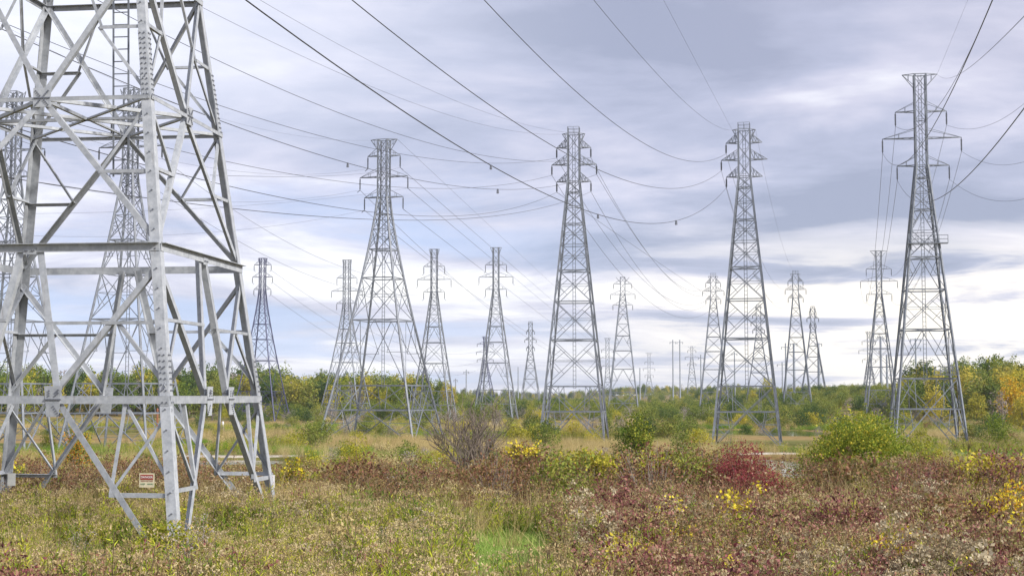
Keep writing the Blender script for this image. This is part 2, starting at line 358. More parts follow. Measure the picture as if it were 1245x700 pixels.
    for j, (dpx, lp, rp) in enumerate(t['arms']):
        z = H - dpx * m
        for s, half in ((-1, lp * m), (1, rp * m)):
            b = MB(); a = sh * .92; tipp = np.array((s * half, 0, z)); hgt = 1.25 if st != 'B' else 1.45; cb = br * 1.25
            for sy in (-1, 1):
                o = np.array((s * a, sy * a, z)); up = np.array((s * a, sy * a, z + hgt))
                b.bar(o, tipp, cb); b.bar(up, tipp, cb * .5)
                nn = 4 if st == 'B' else 2
                for q in range(1, nn):
                    f = q / nn; b.bar(o + (tipp - o) * f, up + (tipp - up) * f, cb * .45)
                    if st == 'B': b.bar(o + (tipp - o) * f, up + (tipp - up) * ((q - 1) / nn), cb * .45)
            nq = max(2, int(half / 1.1))
            for q in range(nq):
                f0, f1 = q / nq, (q + 1) / nq; sg = 1 if q % 2 else -1
                A = np.array((s * a, sg * a, z)); B = np.array((s * a, -sg * a, z))
                b.bar(A + (tipp - A) * f0, B + (tipp - B) * f1, cb * .5)
            arm = b.build('crossarm', ms, root)
            if t.get('ins') == 'L' and s > 0: continue
            b = MB(); l = INSL(t); x = s * half
            if vf: b.cyl((x, 0, z - l), (x, 0, z), .16, n=5)
            else:
                b.cyl((x, 0, z - l), (x, 0, z), .05, n=5)
                for q in range(9): zz = z - .25 - (l - .35) * q / 9; b.cyl((x, 0, zz - .1), (x, 0, zz), .15, .07, n=6)
            if key in ('T1', 'L4', 'L5', 'L2'): b.bar((x, 0, z - l), (x + s * .45 * (1 if st == 'A' else -1), 0, z - l - .35), .07)
            b.build('insulator_string', INS, root)
    # earth wire arms
    e = t['eh'][1] * m; a = sh * .92
    for s in (-1, 1):
        b = MB()
        tp = np.array((s * e, 0, H))
        for sy in (-1, 1):
            if st in 'V': b.bar((s * a, sy * a, H - 1.6), tp, br)
            else:
                b.bar((s * a, sy * a, H), tp, br); b.bar((s * a, sy * a, H - (1.7 if st != 'B' else 1.4)), tp, br * .8)
                if not far: mid = (np.array((s * a, sy * a, H)) + tp) / 2; b.bar(mid, (np.array((s * a, sy * a, H - 1.8)) + tp) / 2, br * .6)
        b.build('earth_wire_arm', ms, root)
    if st == 'B':
        b = MB()
        for k in range(4):
            x0, y0 = C4[k]; x1, y1 = C4[(k + 1) % 4]
            b.bar((x0 * a, y0 * a, H), (x0 * a, y0 * a, H + .95), br * .8)
            for hh in (.5, .95): b.bar((x0 * a, y0 * a, H + hh), (x1 * a, y1 * a, H + hh), br * .6)
            b.bar(((x0 + x1) / 2 * a, (y0 + y1) / 2 * a, H), ((x0 + x1) / 2 * a, (y0 + y1) / 2 * a, H + .95), br * .6)
        b.build('railing', ms, root)
    if key == 'T4':
        for z, xa, xb in ((H - 23.0, -2.2, 2.9), (9.7, .6, 3.6)):
            b = MB(); a = hw(z)
            b.bar((xa, -a - .35, z), (xb, -a - .35, z), .7, .12)
            for zz in (.55, 1.05): b.bar((xa, -a - .65, z + zz), (xb, -a - .65, z + zz), .07)
            for x in np.linspace(xa, xb, 5): b.bar((x, -a - .65, z), (x, -a - .65, z + 1.05), .07)
            b.build('railed_platform', ms, root)
    return root
CONC = simple('concrete', (.30, .29, .27), .9, c2=(.42, .41, .38), sc=5)
for k in TW: lattice(k)

# ---------------------------------------------------------------- the huge near tower
def near_tower():
    root = empty('lattice_pylon', (-9.88, 34.11, 0.0), -.12, label='huge pale galvanised lattice pylon close by on the left, its top out of sight', cat='pylon', group='transmission pylons across the marsh')
    lv = [.25, 3.58, 6.79, 10.02, 13.26, 16.2, 18.9, 21.3]
    def hw(z): return 3.71 - .128 * z if z < 23 else .766
    C4 = [(-1, -1), (1, -1), (1, 1), (-1, 1)]
    def P(k, z): a = hw(z); return np.array((C4[k % 4][0] * a, C4[k % 4][1] * a, z))
    def one(name, f, mt=STEEL, par=root):
        b = MB(); f(b); return b.build(name, mt, par)
    for k in range(4):
        sx, sy = C4[k]; b = MB()
        # L-section leg with its corner outwards, two flanges along the faces
        for z0, z1, w in ((-.6, 10.6, .215), (10.6, 23, .19), (23, 31, .15)):
            A, B = P(k, z0), P(k, z1); t = .022
            for ax in (0, 1):
                d = np.array((-sx, 0, 0)) if ax == 0 else np.array((0, -sy, 0)); e = np.array((0, -sy, 0)) if ax == 0 else np.array((-sx, 0, 0))
                v = [p + d * i + e * j for p in (A, B) for i, j in ((0 if ax == 0 else t, 0), (w, 0), (w, t), (0 if ax == 0 else t, t))]
                b.add(v, [(0, 1, 5, 4), (1, 2, 6, 5), (2, 3, 7, 6), (3, 0, 4, 7), (3, 2, 1, 0), (4, 5, 6, 7)])
        leg = b.build('leg', STEEL, root)
        # splice plates with bolt rows
        for zc, hl in ((10.75, .75), (3.95, .55)):
            sp_ = MB(); bo = MB(); w = .19
            for ax in (0, 1):
                d = np.array((-sx, 0, 0.)) if ax == 0 else np.array((0, -sy, 0.)); nrm = np.array((0, sy, 0.)) if ax == 0 else np.array((sx, 0, 0.))
                A = P(k, zc - hl) + nrm * .012 + d * .006; B = P(k, zc + hl) + nrm * .012 + d * .006
                v = [p + d * i + nrm * j for p in (A, B) for i, j in ((0, 0), (w, 0), (w, -.012), (0, -.012))]
                sp_.add(v, [(0, 1, 5, 4), (1, 2, 6, 5), (2, 3, 7, 6), (3, 0, 4, 7), (3, 2, 1, 0), (4, 5, 6, 7)])
                for r_ in range(int(hl * 2 / .115)):
                    f = (r_ + .5) / int(hl * 2 / .115)
                    for c_ in (.05, .14):
                        p = A + (B - A) * f + d * c_; bo.cyl(p, p + nrm * .022, .019, n=6)
            pl = sp_.build('splice_plate', STEEL, leg); bo.build('bolt_rows', BOLT, pl)
        # step bolts on the leg
        stp = MB()
        for z in np.arange(.8, 16, .42):
            p = P(k, z) + np.array((-sx * .1, 0, 0)); stp.cyl(p, p + np.array((0, sy * .035, 0)), .017, n=6)
        stp.build('step_bolts', BOLT, leg)
    for k in range(4):
        n = np.array([(0, -1, 0), (1, 0, 0), (0, 1, 0), (-1, 0, 0)][k], float)
        def Q(s, z, off=0.0):
            a = P(k, z); c = P(k + 1, z); return a + (c - a) * (s + 1) / 2 + n * off
        def brace(a, b, w, name='brace', off=-.03, flip=1):
            A, B = Q(*a, off), Q(*b, off)
            one(name, lambda m_: m_.angle(A, B, w, .014, n, flip=flip, inn=1))
        def plate(s, z, w0, w1, h0, h1, bolts):
            b = MB(); A = Q(s, z, .02); x = (Q(1, z) - Q(-1, z)); x /= np.linalg.norm(x); Z = np.array((0, 0, 1.))
            pts = [(-w0, -h0), (w0, -h0), (w1, h1), (-w1, h1)]
            v = [A + x * i + Z * j + n * o for o in (0, .016) for i, j in pts]
            b.add(v, [(3, 2, 1, 0), (4, 5, 6, 7), (0, 1, 5, 4), (1, 2, 6, 5), (2, 3, 7, 6), (3, 0, 4, 7)])
            pl = b.build('gusset_plate', STEEL, root); bo = MB()
            for i, j in bolts:
                p = A + x * i + Z * j + n * .016; bo.cyl(p, p + n * .020, .017, n=6)
            bo.build('bolt_rows', BOLT, pl)
        G = .235
        # belts: vertical web with a horizontal flange on top, facing out
        for z, w in ((3.58, .15), (6.79, .16), (10.02, .07), (13.26, .11), (18.9, .1)):
            def fb(m_, z=z, w=w):
                A, B = Q(-1, z, .03), Q(1, z, .03); u = np.array((0, 0, 1.))
                m_.bar(A - u * w / 2, B - u * w / 2, .014, w, up=u)
                fw_ = .05 if 9 < z < 12 else .11; f_ = n * (fw_ / 2 - .007) * (1 if 4 < z < 9 else -1); m_.bar(A + u * .01 + f_, B + u * .01 + f_, fw_, .014, up=u)
            one('belt_beam', fb)
        for s in (-1, 1):
            fl = -s
            # lower panel
            brace((s * G, 3.50), (s * .965, -.3), .125, flip=fl)
            zq = 1.62; sq = s * (G + (.965 - G) * (3.5 - zq) / 3.8)
            brace((sq, zq), (s, zq), .09, 'strut')
            brace((sq, zq), (s * .70, 3.5), .075, 'strut'); brace((sq, zq), (s, 3.35), .06, 'strut', -.05)
            if k in (0, 2): brace((s * .70, 3.5), (s, 1.62), .06, 'strut', -.07)
            # upper panel, W shape
            brace((s * .045, 6.70), (s * G, 3.6), .15 if k != 1 else .14, flip=fl)
            brace((s, 6.35), (s * G, 3.6), .12, flip=-fl, off=-.05)
            zm = 5.15; sm = s * (.045 + (G - .045) * (6.7 - zm) / 3.1); sc = s * (1 - (1 - G) * (6.35 - zm) / 2.75)
            brace((sm, zm), (s, zm), .07, 'strut', -.02); brace((sc, zm), (s, 3.75), .08, 'strut', -.06)
            # diamonds above
            for z0, z1, inv in ((6.79, 10.02, 1), (10.02, 13.26, 0), (13.26, 16.2, 1), (16.2, 18.9, 0), (18.9, 21.3, 1)):
                a, b_ = ((s, z0), (s * .02, z1)) if inv else ((s * .02, z0), (s, z1))
                w = .12 if z0 < 12 else .1
                brace((a[0], a[1] + .05), b_, w, flip=fl)
                zm = (z0 + z1) / 2; brace((s * .52, zm), (s, zm), .075, 'strut', -.02)
                brace((s * .52, zm), (s, z1 if inv else z0), .065, 'strut', -.05)
                if not inv: brace((s * .52, zm), (s * .24, z1), .06, 'strut', -.05)
            plate(s * G, 3.5, .13, .19, .34, .30, [(i * .033, j) for i in range(-5, 6) for j in (.02,)] + [(s * .06 + i * .03, .1 + i * .03 + q * .06) for i in range(3) for q in range(2)] + [(-s * .08, .1 + i * .05) for i in range(3)] + [(s * (.02 + i * .03), -.12 - i * .045) for i in range(5)])
        plate(0, 10.02, .20, .20, .2, .22, [(i * .034, .0) for i in range(-5, 6)] + [(s * (.05 + i * .03), sg * (.05 + i * .035)) for i in range(4) for s in (-1, 1) for sg in (-1, 1)])
        plate(0, 6.66, .14, .14, .08, .08, [(i * .05, 0) for i in (-2, -1, 1, 2)])
    # plan bracing at the upper belts
    def cross(b, z):
        for k in range(4):
            a = (P(k, z) + P(k + 1, z)) / 2; c = (P(k + 1, z) + P(k + 2, z)) / 2; b.angle(a, c, .08, .014, (0, 0, -1)); b.angle(a, (0, 0, z), .07, .014, (0, 0, -1))
        for k in (0, 1): b.angle(P(k, z), P(k + 2, z), .07, .014, (0, 0, -1))
    one('plan_bracing', lambda b: cross(b, 9.98))
    # upper shaft and arms above the picture
    for k in range(4):
        b = MB(); zz = [21.3, 22.8, 24.2, 25.6, 27, 28.4, 29.7, 31]
        for z0, z1 in zip(zz[:-1], zz[1:]): b.bar(P(k, z0), P(k + 1, z1), .08); b.bar(P(k + 1, z0), P(k, z1), .08); b.bar(P(k, z1), P(k + 1, z1), .08)
        b.build('shaft_bracing', STEEL, root)
    for z, hf in ((29, 3.3), (26, 4.6), (23.2, 3.4)):
        for s in (-1, 1):
            b = MB(); tp = (s * hf, 0, z)
            for sy in (-1, 1): b.bar((s * .77, sy * .77, z), tp, .1); b.bar((s * .77, sy * .77, z + 1.6), tp, .08)
            b.build('crossarm', STEEL, root)
            b = MB(); b.cyl((s * hf, 0, z - 1.5), (s * hf, 0, z), .05, n=6)
            for q in range(9): zz = z - .2 - 1.2 * q / 9; b.cyl((s * hf, 0, zz - .08), (s * hf, 0, zz), .13, .06, n=6)
            b.build('insulator_string', INS, root)
    # ladder hanging in the back half of the tower
    lad = MB(); X = LADX
    for s in (-.19, .19): lad.bar((X + s, 1.6, 8.9), (X + s, 1.0, 21), .045, .02)
    ld = lad.build('ladder', STEELF, root)
    b = MB()
    for z in np.arange(9.0, 21, .30):
        y = 1.6 - .6 * (z - 8.9) / 12.1; b.cyl((X - .19, y, z), (X + .19, y, z), .014, n=6)
    b.build('rungs', STEELF, ld)
    return root
LADX = .19
near = near_tower()

# signs fixed to the near tower
RED = simple('sign_red', (.26, .045, .03), .6); CREAM = simple('sign_cream', (.50, .45, .30), .6, c2=(.58, .53, .38), sc=9); WHITE = simple('sign_white', (.75, .75, .75), .5); GREEN = simple('sign_green', (.02, .16, .06), .6)
GREY = simple('sign_grey', (.42, .43, .42), .6, c2=(.5, .5, .48), sc=5)
def text(s, size, mt, parent, loc, name='lettering'):
    c = bpy.data.curves.new('tmp_text', 'FONT'); c.body = s; c.size = size; c.align_x = 'CENTER'; c.align_y = 'CENTER'; c.extrude = .001
    tmp = bpy.data.objects.new('tmp_text', c); col.objects.link(tmp)
    bpy.context.view_layer.update()
    me = bpy.data.meshes.new_from_object(tmp.evaluated_get(bpy.context.evaluated_depsgraph_get())); bpy.data.objects.remove(tmp); me.materials.clear(); me.materials.append(mt)
    o = link(name, me, parent); o.location = loc; o.rotation_euler = (math.radians(90), 0, 0); return o
def sign(px0, px1, py0, py1, Y, label, face, rz=-.12):
    a = unproj((px0 + px1) / 2, (py0 + py1) / 2, Y=Y); w_ = (px1 - px0) * Y / F; h_ = (py1 - py0) * Y / F
    r = empty('warning_sign' if face != GREY else 'blank_sign', a, rz, label=label, cat='sign')
    b = MB(); b.bar((-w_ / 2, 0, 0), (w_ / 2, 0, 0), .006, h_, up=(0, 0, 1)); b.build('panel', face, r)
    return r, w_, h_
r, w_, h_ = sign(169, 188, 575, 592, 30.35, 'cream warning sign with red danger oval on the strut by the nearest leg', CREAM)
b = MB()
k_ = np.linspace(0, 2 * np.pi, 25)[:-1]; cx_ = np.sign(np.cos(k_)) * np.abs(np.cos(k_)) ** .35 * w_ * .44; cz_ = np.sin(k_) * .05 + h_ * .22
b.bar((-w_ * .42, -.006, h_ * .22), (w_ * .42, -.006, h_ * .22), .004, .105, up=(0, 0, 1)); b.build('red_band', RED, r)
text('DANGER', .062, WHITE, r, (0, -.010, h_ * .22))
text('HIGH VOLTAGE', .036, RED, r, (0, -.006, -h_ * .06)); text('KEEP', .045, GREEN, r, (-.08, -.006, -h_ * .27)); text('AWAY', .045, GREEN, r, (.08, -.006, -h_ * .27))
r, w_, h_ = sign(328.5, 334, 577, 592, 37.2, 'narrow white warning sign on the far right leg', WHITE)
text('!', .11, RED, r, (0, -.006, .07)); b = MB()
for q in range(3): b.bar((-.035, -.006, -.02 - .035 * q), (.035, -.006, -.02 - .035 * q), .002, .012, up=(0, 0, 1))
b.build('small_print', RED, r)
sign(9, 19, 575, 590, 37.1, 'plain grey blank sign plate on the leftmost leg', GREY)

# ---------------------------------------------------------------- cables
WD = [
 ('T3a', ('T3', 2, -1), None, (-19.83, -3.59, 19.97), 10.15, 0.024),
 ('T3b', ('T3', 1, -1), None, (-17.84, 8.73, 21.71), 8.15, 0.022),
 ('T3c', ('T3', 0, -1), None, (-16.67, 8.1, 27.3), 8.43, 0.022),
 ('T3d', ('T3', 'e', -1), None, (-6.6, 8.9, 15.62), 2.67, 0.012),
 ('T3e', ('T3', 'e', -1), None, (-15.8, 9.36, 39.36), 0.2, 0.012),
 ('T2a', ('T2', 0, 1), None, (-40.05, 32.23, 31.36), 7.59, 0.02),
 ('T2b', ('T2', 0, -1), None, (-45.05, 34.39, 28.63), 6.99, 0.02),
 ('T2c', ('T2', 1, 1), None, (-32.88, 35.22, 22.77), 6.91, 0.022),
 ('T2d', ('T2', 1, -1), None, (-39.83, 60.85, 22.2), 5.21, 0.02),
 ('T2e', ('T2', 2, -1), None, (-20.96, 59.89, 14.7), 3.67, 0.02),
 ('T2f', ('T2', 2, 1), None, (-21.13, 58.32, 12.4), 2.91, 0.02),
 ('T2g', ('T2', 'e', 1), None, (-34.95, 22.28, 31.71), 5.79, 0.011),
 ('T2h', ('T2', 'e', -1), None, (-29.68, 20.45, 23.94), 4.55, 0.011),
 ('T1a', ('T1', 0, -1), None, (-62.97, 119.18, 36.62), 5.83, 0.016),
 ('T1b', ('T1', 1, -1), None, (-66.36, 118.59, 28.44), 4.85, 0.016),
 ('T1c', ('T1', 1, 1), None, (-67.97, 118.67, 18.73), 1.83, 0.016),
 ('T1d', ('T1', 2, -1), None, (-80.6, 125.94, 21.86), 4.39, 0.016),
 ('T1e', ('T1', 0, 1), None, (-17.72, 91.57, 17.26), 0.51, 0.016),
 ('T1f', ('T1', 'e', -1), None, (-60.34, 119.55, 45.27), 5.63, 0.011),
 ('T4a', ('T4', 0, 1), None, (53.91, 123.95, 43.03), 5.91, 0.018),
 ('T4b', ('T4', 1, 1), None, (58.18, 131.79, 36.42), 5.87, 0.018),
 ('T4c', ('T4', 2, 1), None, (58.8, 132.76, 32.34), 6.43, 0.018),
 ('T4d', ('T4', 0, -1), None, (25.67, 51.64, 44.06), 9.8, 0.024),
 ('T4e', ('T4', 1, -1), None, (16.51, 48.39, 17.95), 3.77, 0.024),
 ('T4f', ('T4', 2, -1), None, (17.95, 49.57, 14.11), 3.47, 0.024),
 ('T4g', ('T4', 'e', 1), None, (32.92, 64.69, 51.15), 0.2, 0.011),
 ('T4h', ('T4', 'e', 1), None, (13.91, 39.51, 13.87), 1.07, 0.011),
 ('T2-L12a', ('T2', 0, 1), ('L12', 0, -1), (60.4, 460.25, 37.06), 7.24, 0.03),
 ('T2-L12b', ('T2', 1, 1), ('L12', 1, -1), (59.39, 460.41, 34.5), 4.75, 0.03),
 ('T2-L12c', ('T2', 2, 1), ('L12', 2, -1), (60.4, 460.25, 31.95), 7.67, 0.03),
 ('T2-L12d', ('T2', 2, -1), ('L12', 2, 1), (64.94, 459.57, 31.95), 0.2, 0.03),
 ('T2-L8a', ('T2', 0, -1), ('L12', 0, 1), (64.94, 459.57, 37.06), 12.07, 0.03),
 ('T2-L8b', ('T2', 1, -1), ('L12', 1, 1), (65.96, 459.41, 34.5), 12.92, 0.03),
 ('T3-L14a', ('T3', 0, -1), ('L14', 0, -1), (84.28, 450.85, 36.85), 6.88, 0.022),
 ('T3-L14b', ('T3', 1, -1), ('L14', 1, -1), (83.42, 450.98, 34.34), 8.96, 0.022),
 ('T3-L14c', ('T3', 2, -1), ('L14', 2, -1), (84.28, 450.85, 31.84), 7.39, 0.022),
 ('T3-L14d', ('T3', 'e', 1), ('L14', 'e', 1), (88.0, 450.29, 40.6), 6.49, 0.014),
 ('T4-L16a', ('T4', 0, -1), ('L16', 0, -1), (95.83, 399.15, 35.83), 10.58, 0.026),
 ('T4-L16b', ('T4', 1, -1), ('L16', 1, -1), (94.29, 399.34, 32.5), 10.61, 0.026),
 ('T4-L16c', ('T4', 2, -1), ('L16', 2, -1), (95.83, 399.15, 28.96), 6.76, 0.026),
 ('T4-L16d', ('T4', 0, 1), ('L16', 0, 1), (102.43, 398.36, 35.83), 5.2, 0.026),
 ('T4-L16e', ('T4', 1, 1), ('L16', 1, 1), (103.97, 398.17, 32.5), 7.25, 0.026),
 ('T4-L16f', ('T4', 2, 1), ('L16', 2, 1), (102.43, 398.36, 28.96), 6.54, 0.026),
 ('T1-a', ('T1', 0, 1), ('L9', 0, 1), (61.88, 905.37, 29.66), 0.2, 0.03),
 ('T1-b', ('T1', 1, 1), ('L9', 1, 1), (62.88, 905.27, 24.62), 0.2, 0.03),
 ('T1-c', ('T1', 2, 1), ('L9', 2, 1), (61.88, 905.37, 19.59), 0.2, 0.03),
 ('T1-d', ('T1', 'e', 1), ('L9', 'e', 1), (60.38, 905.52, 38.6), 0.2, 0.02),
 ('T1-e', ('T1', 1, -1), ('L9', 1, -1), (53.87, 906.17, 24.62), 9.81, 0.03),
 ('T1-f', ('T1', 2, -1), ('L9', 2, -1), (54.87, 906.07, 19.59), 4.57, 0.03),
 ('L2-a', ('L2', 0, 1), ('L6', 0, 1), (-10.47, 829.17, 30.95), 11.64, 0.035),
 ('L2-b', ('L2', 1, 1), ('L6', 1, 1), (-10.02, 829.08, 26.34), 13.32, 0.035),
 ('L2-c', ('L2', 2, 1), ('L6', 2, 1), (-10.47, 829.17, 22.19), 13.82, 0.035),
 ('L1-a', ('L1', 0, 1), ('L4', 0, 1), (-17.05, 373.61, 34.34), 6.55, 0.024),
 ('L1-b', ('L1', 1, 1), ('L4', 1, 1), (-15.41, 373.36, 31.01), 6.78, 0.024),
]
WLAB = {'T3': 'pylon behind red sumac', 'T2': 'central railed pylon', 'T1': 'pylon behind bare tree', 'T4': 'tallest pylon', 'L2': 'dark pylon', 'L1': 'pylon behind ladder'}
ARM = {0: 'top', 1: 'middle', 2: 'lowest', 'e': 'peak'}
MARK = {'T3a': (597, 727, 822), 'T2c': (423, 605)}
for name, a, bfix, P1, sag, rad in WD:
    P0 = np.array(tip(*a)); P1 = np.array(tip(*bfix) if bfix else P1)
    tm = 1.0 if bfix else (1.35 if name.startswith('T4') else 1.04)
    n = 72; t = np.linspace(0, tm, n + 1)[:, None]
    Pp = P0 + (P1 - P0) * t; Pp[:, 2] -= 4 * sag * (t * (1 - t))[:, 0]
    Pp = Pp[Pp[:, 1] > -6]
    dd = np.gradient(Pp, axis=0); dd /= np.linalg.norm(dd, axis=1)[:, None]
    x = np.cross(dd, (0, 0, 1.)); x /= np.linalg.norm(x, axis=1)[:, None]; y = np.cross(dd, x); K = 6
    kk = np.arange(K) * 2 * np.pi / K
    ring = Pp[:, None] + (np.cos(kk)[None, :, None] * x[:, None] + np.sin(kk)[None, :, None] * y[:, None]) * rad
    M = len(Pp); q = [(i * K + j, i * K + (j + 1) % K, (i + 1) * K + (j + 1) % K, (i + 1) * K + j) for i in range(M - 1) for j in range(K)]
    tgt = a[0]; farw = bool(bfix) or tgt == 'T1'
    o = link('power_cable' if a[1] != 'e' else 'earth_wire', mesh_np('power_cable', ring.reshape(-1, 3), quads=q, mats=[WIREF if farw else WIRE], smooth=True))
    side = 'left' if a[2] < 0 else 'right'
    dest = ('receding into distance' if bfix or name.startswith('T1-') or name.startswith('L') else {'T3': 'sweeping up to top edge', 'T2': 'running off left', 'T1': 'hanging towards left', 'T4': 'leaving past right edge' if name in ('T4a', 'T4b', 'T4c') else 'climbing off top right'}[tgt])
    what = 'earth wire' if a[1] == 'e' else ('dark conductor' if rad >= .022 and not farw else 'pale conductor')
    tag(o, f"{what} from {ARM[a[1]]} {side} arm of {WLAB[tgt]}, {dest}", 'cable', 'overhead line wires')
    for mp in MARK.get(name, ()):
        best = None
        for p in (P0 + (P1 - P0) * tt - np.array((0, 0, 4 * sag * tt * (1 - tt))) for tt in np.linspace(0, 1, 1200)):
            c, s = math.cos(PITCH), math.sin(PITCH); d = p[1] * c + (p[2] - CAMZ) * s
            if d < 3: continue
            u = abs(622.5 + F * p[0] / d - mp)
            if best is None or u < best[0]: best = (u, p, d)
        p = best[1]; sc = best[2] / F; b = MB(); b.cyl(p + np.array((0, 0, .5 * sc)), p - np.array((0, 0, 5 * sc)), 1.1 * sc, 1.6 * sc, n=6)
        b.build('line_marker', BOLT, o)
    

# ---------------------------------------------------------------- far poles
def pole(px, ytop, Y, wpx, arms, label, zb=-3.6, mt=None):
    X, _, Z = unproj(px, ytop, Y=Y); r = empty('utility_pole', (X, Y, zb), 0, label=label, cat='pole', group='poles along the horizon')
    b = MB(); h = Z - zb; rr = wpx * Y / F / 2; b.cyl((0, 0, 0), (0, 0, h), rr * 1.15, rr * .85, n=8); b.build('shaft', mt or POLE, r)
    for dz, hw_ in arms:
        b = MB(); z = h - dz * Y / F; b.bar((-hw_ * Y / F, 0, z), (hw_ * Y / F, 0, z), .35, .3)
        for s in (-1, 1): b.cyl((s * hw_ * Y / F, 0, z - 1.0), (s * hw_ * Y / F, 0, z + .2), .2, n=6)
        b.build('crossarm', mt or POLE, r)
for a in [(818, 413, 900, 1.6, [(3, 3.5)], 'left one of the twin tall grey poles on the horizon'),
          (826.5, 413, 900, 1.6, [(3, 3.5)], 'right one of the twin tall grey poles on the horizon'),
          (852, 431, 900, 1.6, [(4, 3)], 'thin pole on the horizon just left of the railed pylons'),
          (778, 447, 900, 1.4, [], 'thin plain pole on the horizon left of the tiny pale pylon'),
          (665, 452, 900, 1.3, [], 'thin plain pole on the horizon left foot of the central pylon'),
          (630, 446, 800, 1.3, [], 'thin plain pole on the horizon between the small dark pylon and the central pylon'),
          (567, 449, 800, 1.5, [(3, 3)], 'thin pole with a crossarm on the horizon left of the small dark pylon'),
          (554, 460, 800, 1.5, [(2, 2)], 'short pole with a crossarm on the horizon, leftmost of the horizon poles'),
          (955, 417, 700, 2.0, [(5, 5)], 'pole with one crossarm close left of the pylon above the far pond'),
          (965, 417, 640, 3.0, [(1, 4)], 'left thick grey monopole behind the pylon above the far pond'),
          (995, 417, 640, 3.4, [(1, 4)], 'thick grey monopole standing inside the wide-based pylon'),
          (951, 440, 700, 1.6, [(3, 6)], 'short pole with long crossarm left of the pylon above the far pond'),
          (893, 428, 800, 1.6, [(2, 3)], 'thin pole with short crossarm seen through the railed pylon behind the sumac'),
          (1070.5, 409, 560, 3.2, [(1, 3)], 'thick grey monopole inside the distant T-topped pylon'),
          (1078, 431, 560, 2.6, [], 'shorter grey monopole inside the distant T-topped pylon'),
          (1113, 411, 520, 2.2, [(1.5, 6), (12, 6)], 'grey T pole with two crossarms seen through the tallest pylon')]:
    pole(*a)
PW = simple('white_paint', (.75, .76, .78), .5)
for px, y0, y1, Y, wp, lab, mt in [(271, 513, 523, 288, 2.6, 'small white marker post in the marsh seen under the near pylon', PW), (191.5, 497, 524, 280, 2.6, 'rusty red-brown post behind the near pylon', simple('rust', (.22, .08, .04), .9, c2=(.3, .13, .07))),
                                 (834, 498, 505, 480, 1.8, 'small white marker post in the grass left of the tall railed pylon', PW)]:
    X, _, Z = unproj(px, y0, Y=Y); b = MB(); rr = wp * Y / F / 2; b.cyl((0, 0, 0), (0, 0, Z + 4.0), rr, rr * .9, n=6); b.cyl((0, 0, Z + 4.0), (0, 0, Z + 4.0 + rr), rr * .9, rr * .2, n=6)
    o = b.build('marker_post', mt); o.location = (X, Y, -4.0); tag(o, lab, 'post')
# ---------------------------------------------------------------- terrain
def sm(x, a, b): t = np.clip((x - a) / (b - a), 0, 1); return t * t * (3 - 2 * t)
PONDS = [(26.8, 142, 4.6, 22, .9), (48, 280, 12, 26, .5), (-30, 156, 10, 7, .5), (-86, 285, 16, 18, .4)]
def nz(x, y, s, ph):
    return (np.sin(x * s + ph) * np.cos(y * s * 1.13 + ph * 1.7) + .5 * np.sin(x * s * 2.3 + y * s * 1.9 + ph * 2.1) + .25 * np.cos(x * s * 4.7 - y * s * 3.9 + ph)) / 1.75
def gz(x, y):
    x = np.asarray(x, float); y = np.asarray(y, float)
    z = .28 - 3.48 * sm(y, 42, 96)
    z = z + (.05 + .12 * sm(y, 90, 200)) * nz(x, y, .11, 1.0) * (1 + 2 * sm(y, 250, 600))
    ywl = 470 - .05 * x
    left = sm(-x, -60, 60) * 0 + 1 - sm(x, -40, 25)
    z = z + left * 3.5 * sm(y, ywl, ywl + 130)
    right = sm(x, 60, 150)
    z = z + right * 7.0 * sm(y, 330, 470)
    for px_, py_, rx, ry, ph in PONDS:
        d = np.sqrt(((x - px_) / rx) ** 2 + ((y - py_) / ry) ** 2) + .13 * nz(x, y, .21, ph * 9)
        z = z - .75 * (1 - sm(d, .78, 1.12))
    return z
WZ = -3.36
gy = np.concatenate([np.arange(-60, 20, 4.), np.arange(20, 130, .9), np.arange(130, 340, 2.2), np.arange(340, 900, 9), np.geomspace(900, 9000, 34)])
gx0 = np.concatenate([np.arange(0, 70, 1.1), np.arange(70, 220, 4), np.geomspace(220, 7000, 34)]); gx = np.concatenate([-gx0[:0:-1], gx0])
XX, YY = np.meshgrid(gx, gy); ZZ = gz(XX, YY)
ny, nx = XX.shape; idx = np.arange(nx * ny).reshape(ny, nx)
q = np.stack([idx[:-1, :-1], idx[:-1, 1:], idx[1:, 1:], idx[1:, :-1]], -1).reshape(-1, 4)
gm, t = mat('marsh_ground'); N2 = t.nodes; p = N2['Principled BSDF']; p.inputs['Roughness'].default_value = .95; p.inputs['Specular IOR Level'].default_value = .1
tcn = N2.new('ShaderNodeTexCoord'); mp = N2.new('ShaderNodeMapping'); t.links.new(tcn.outputs['Object'], mp.inputs[0]); mp.inputs[3].default_value = (.6, 1, 1)
def tnoise(sc, det=6, r=.6):
    n = N2.new('ShaderNodeTexNoise'); n.inputs['Scale'].default_value = sc; n.inputs['Detail'].default_value = det; n.inputs['Roughness'].default_value = r; t.links.new(mp.outputs[0], n.inputs['Vector']); return n.outputs[0]
def tramp(v, st):
    r = N2.new('ShaderNodeValToRGB'); e = r.color_ramp.elements
    while len(e) < len(st): e.new(.5)
    for k, (a, c) in enumerate(st): e[k].position = a; e[k].color = (*c, 1)
    t.links.new(v, r.inputs[0]); return r.outputs[0]
big = tramp(tnoise(.035, 4), [(.34, (.10, .12, .03)), (.45, (.18, .17, .05)), (.55, (.30, .22, .10)), (.68, (.22, .15, .06))])
small_ = tramp(tnoise(.9, 8, .7), [(.35, (.45, .42, .35)), (.65, (1.2, 1.15, 1.0))])
mm = N2.new('ShaderNodeMix'); mm.data_type = 'RGBA'; mm.blend_type = 'MULTIPLY'; mm.inputs[0].default_value = .8; t.links.new(big, mm.inputs[6]); t.links.new(small_, mm.inputs[7])
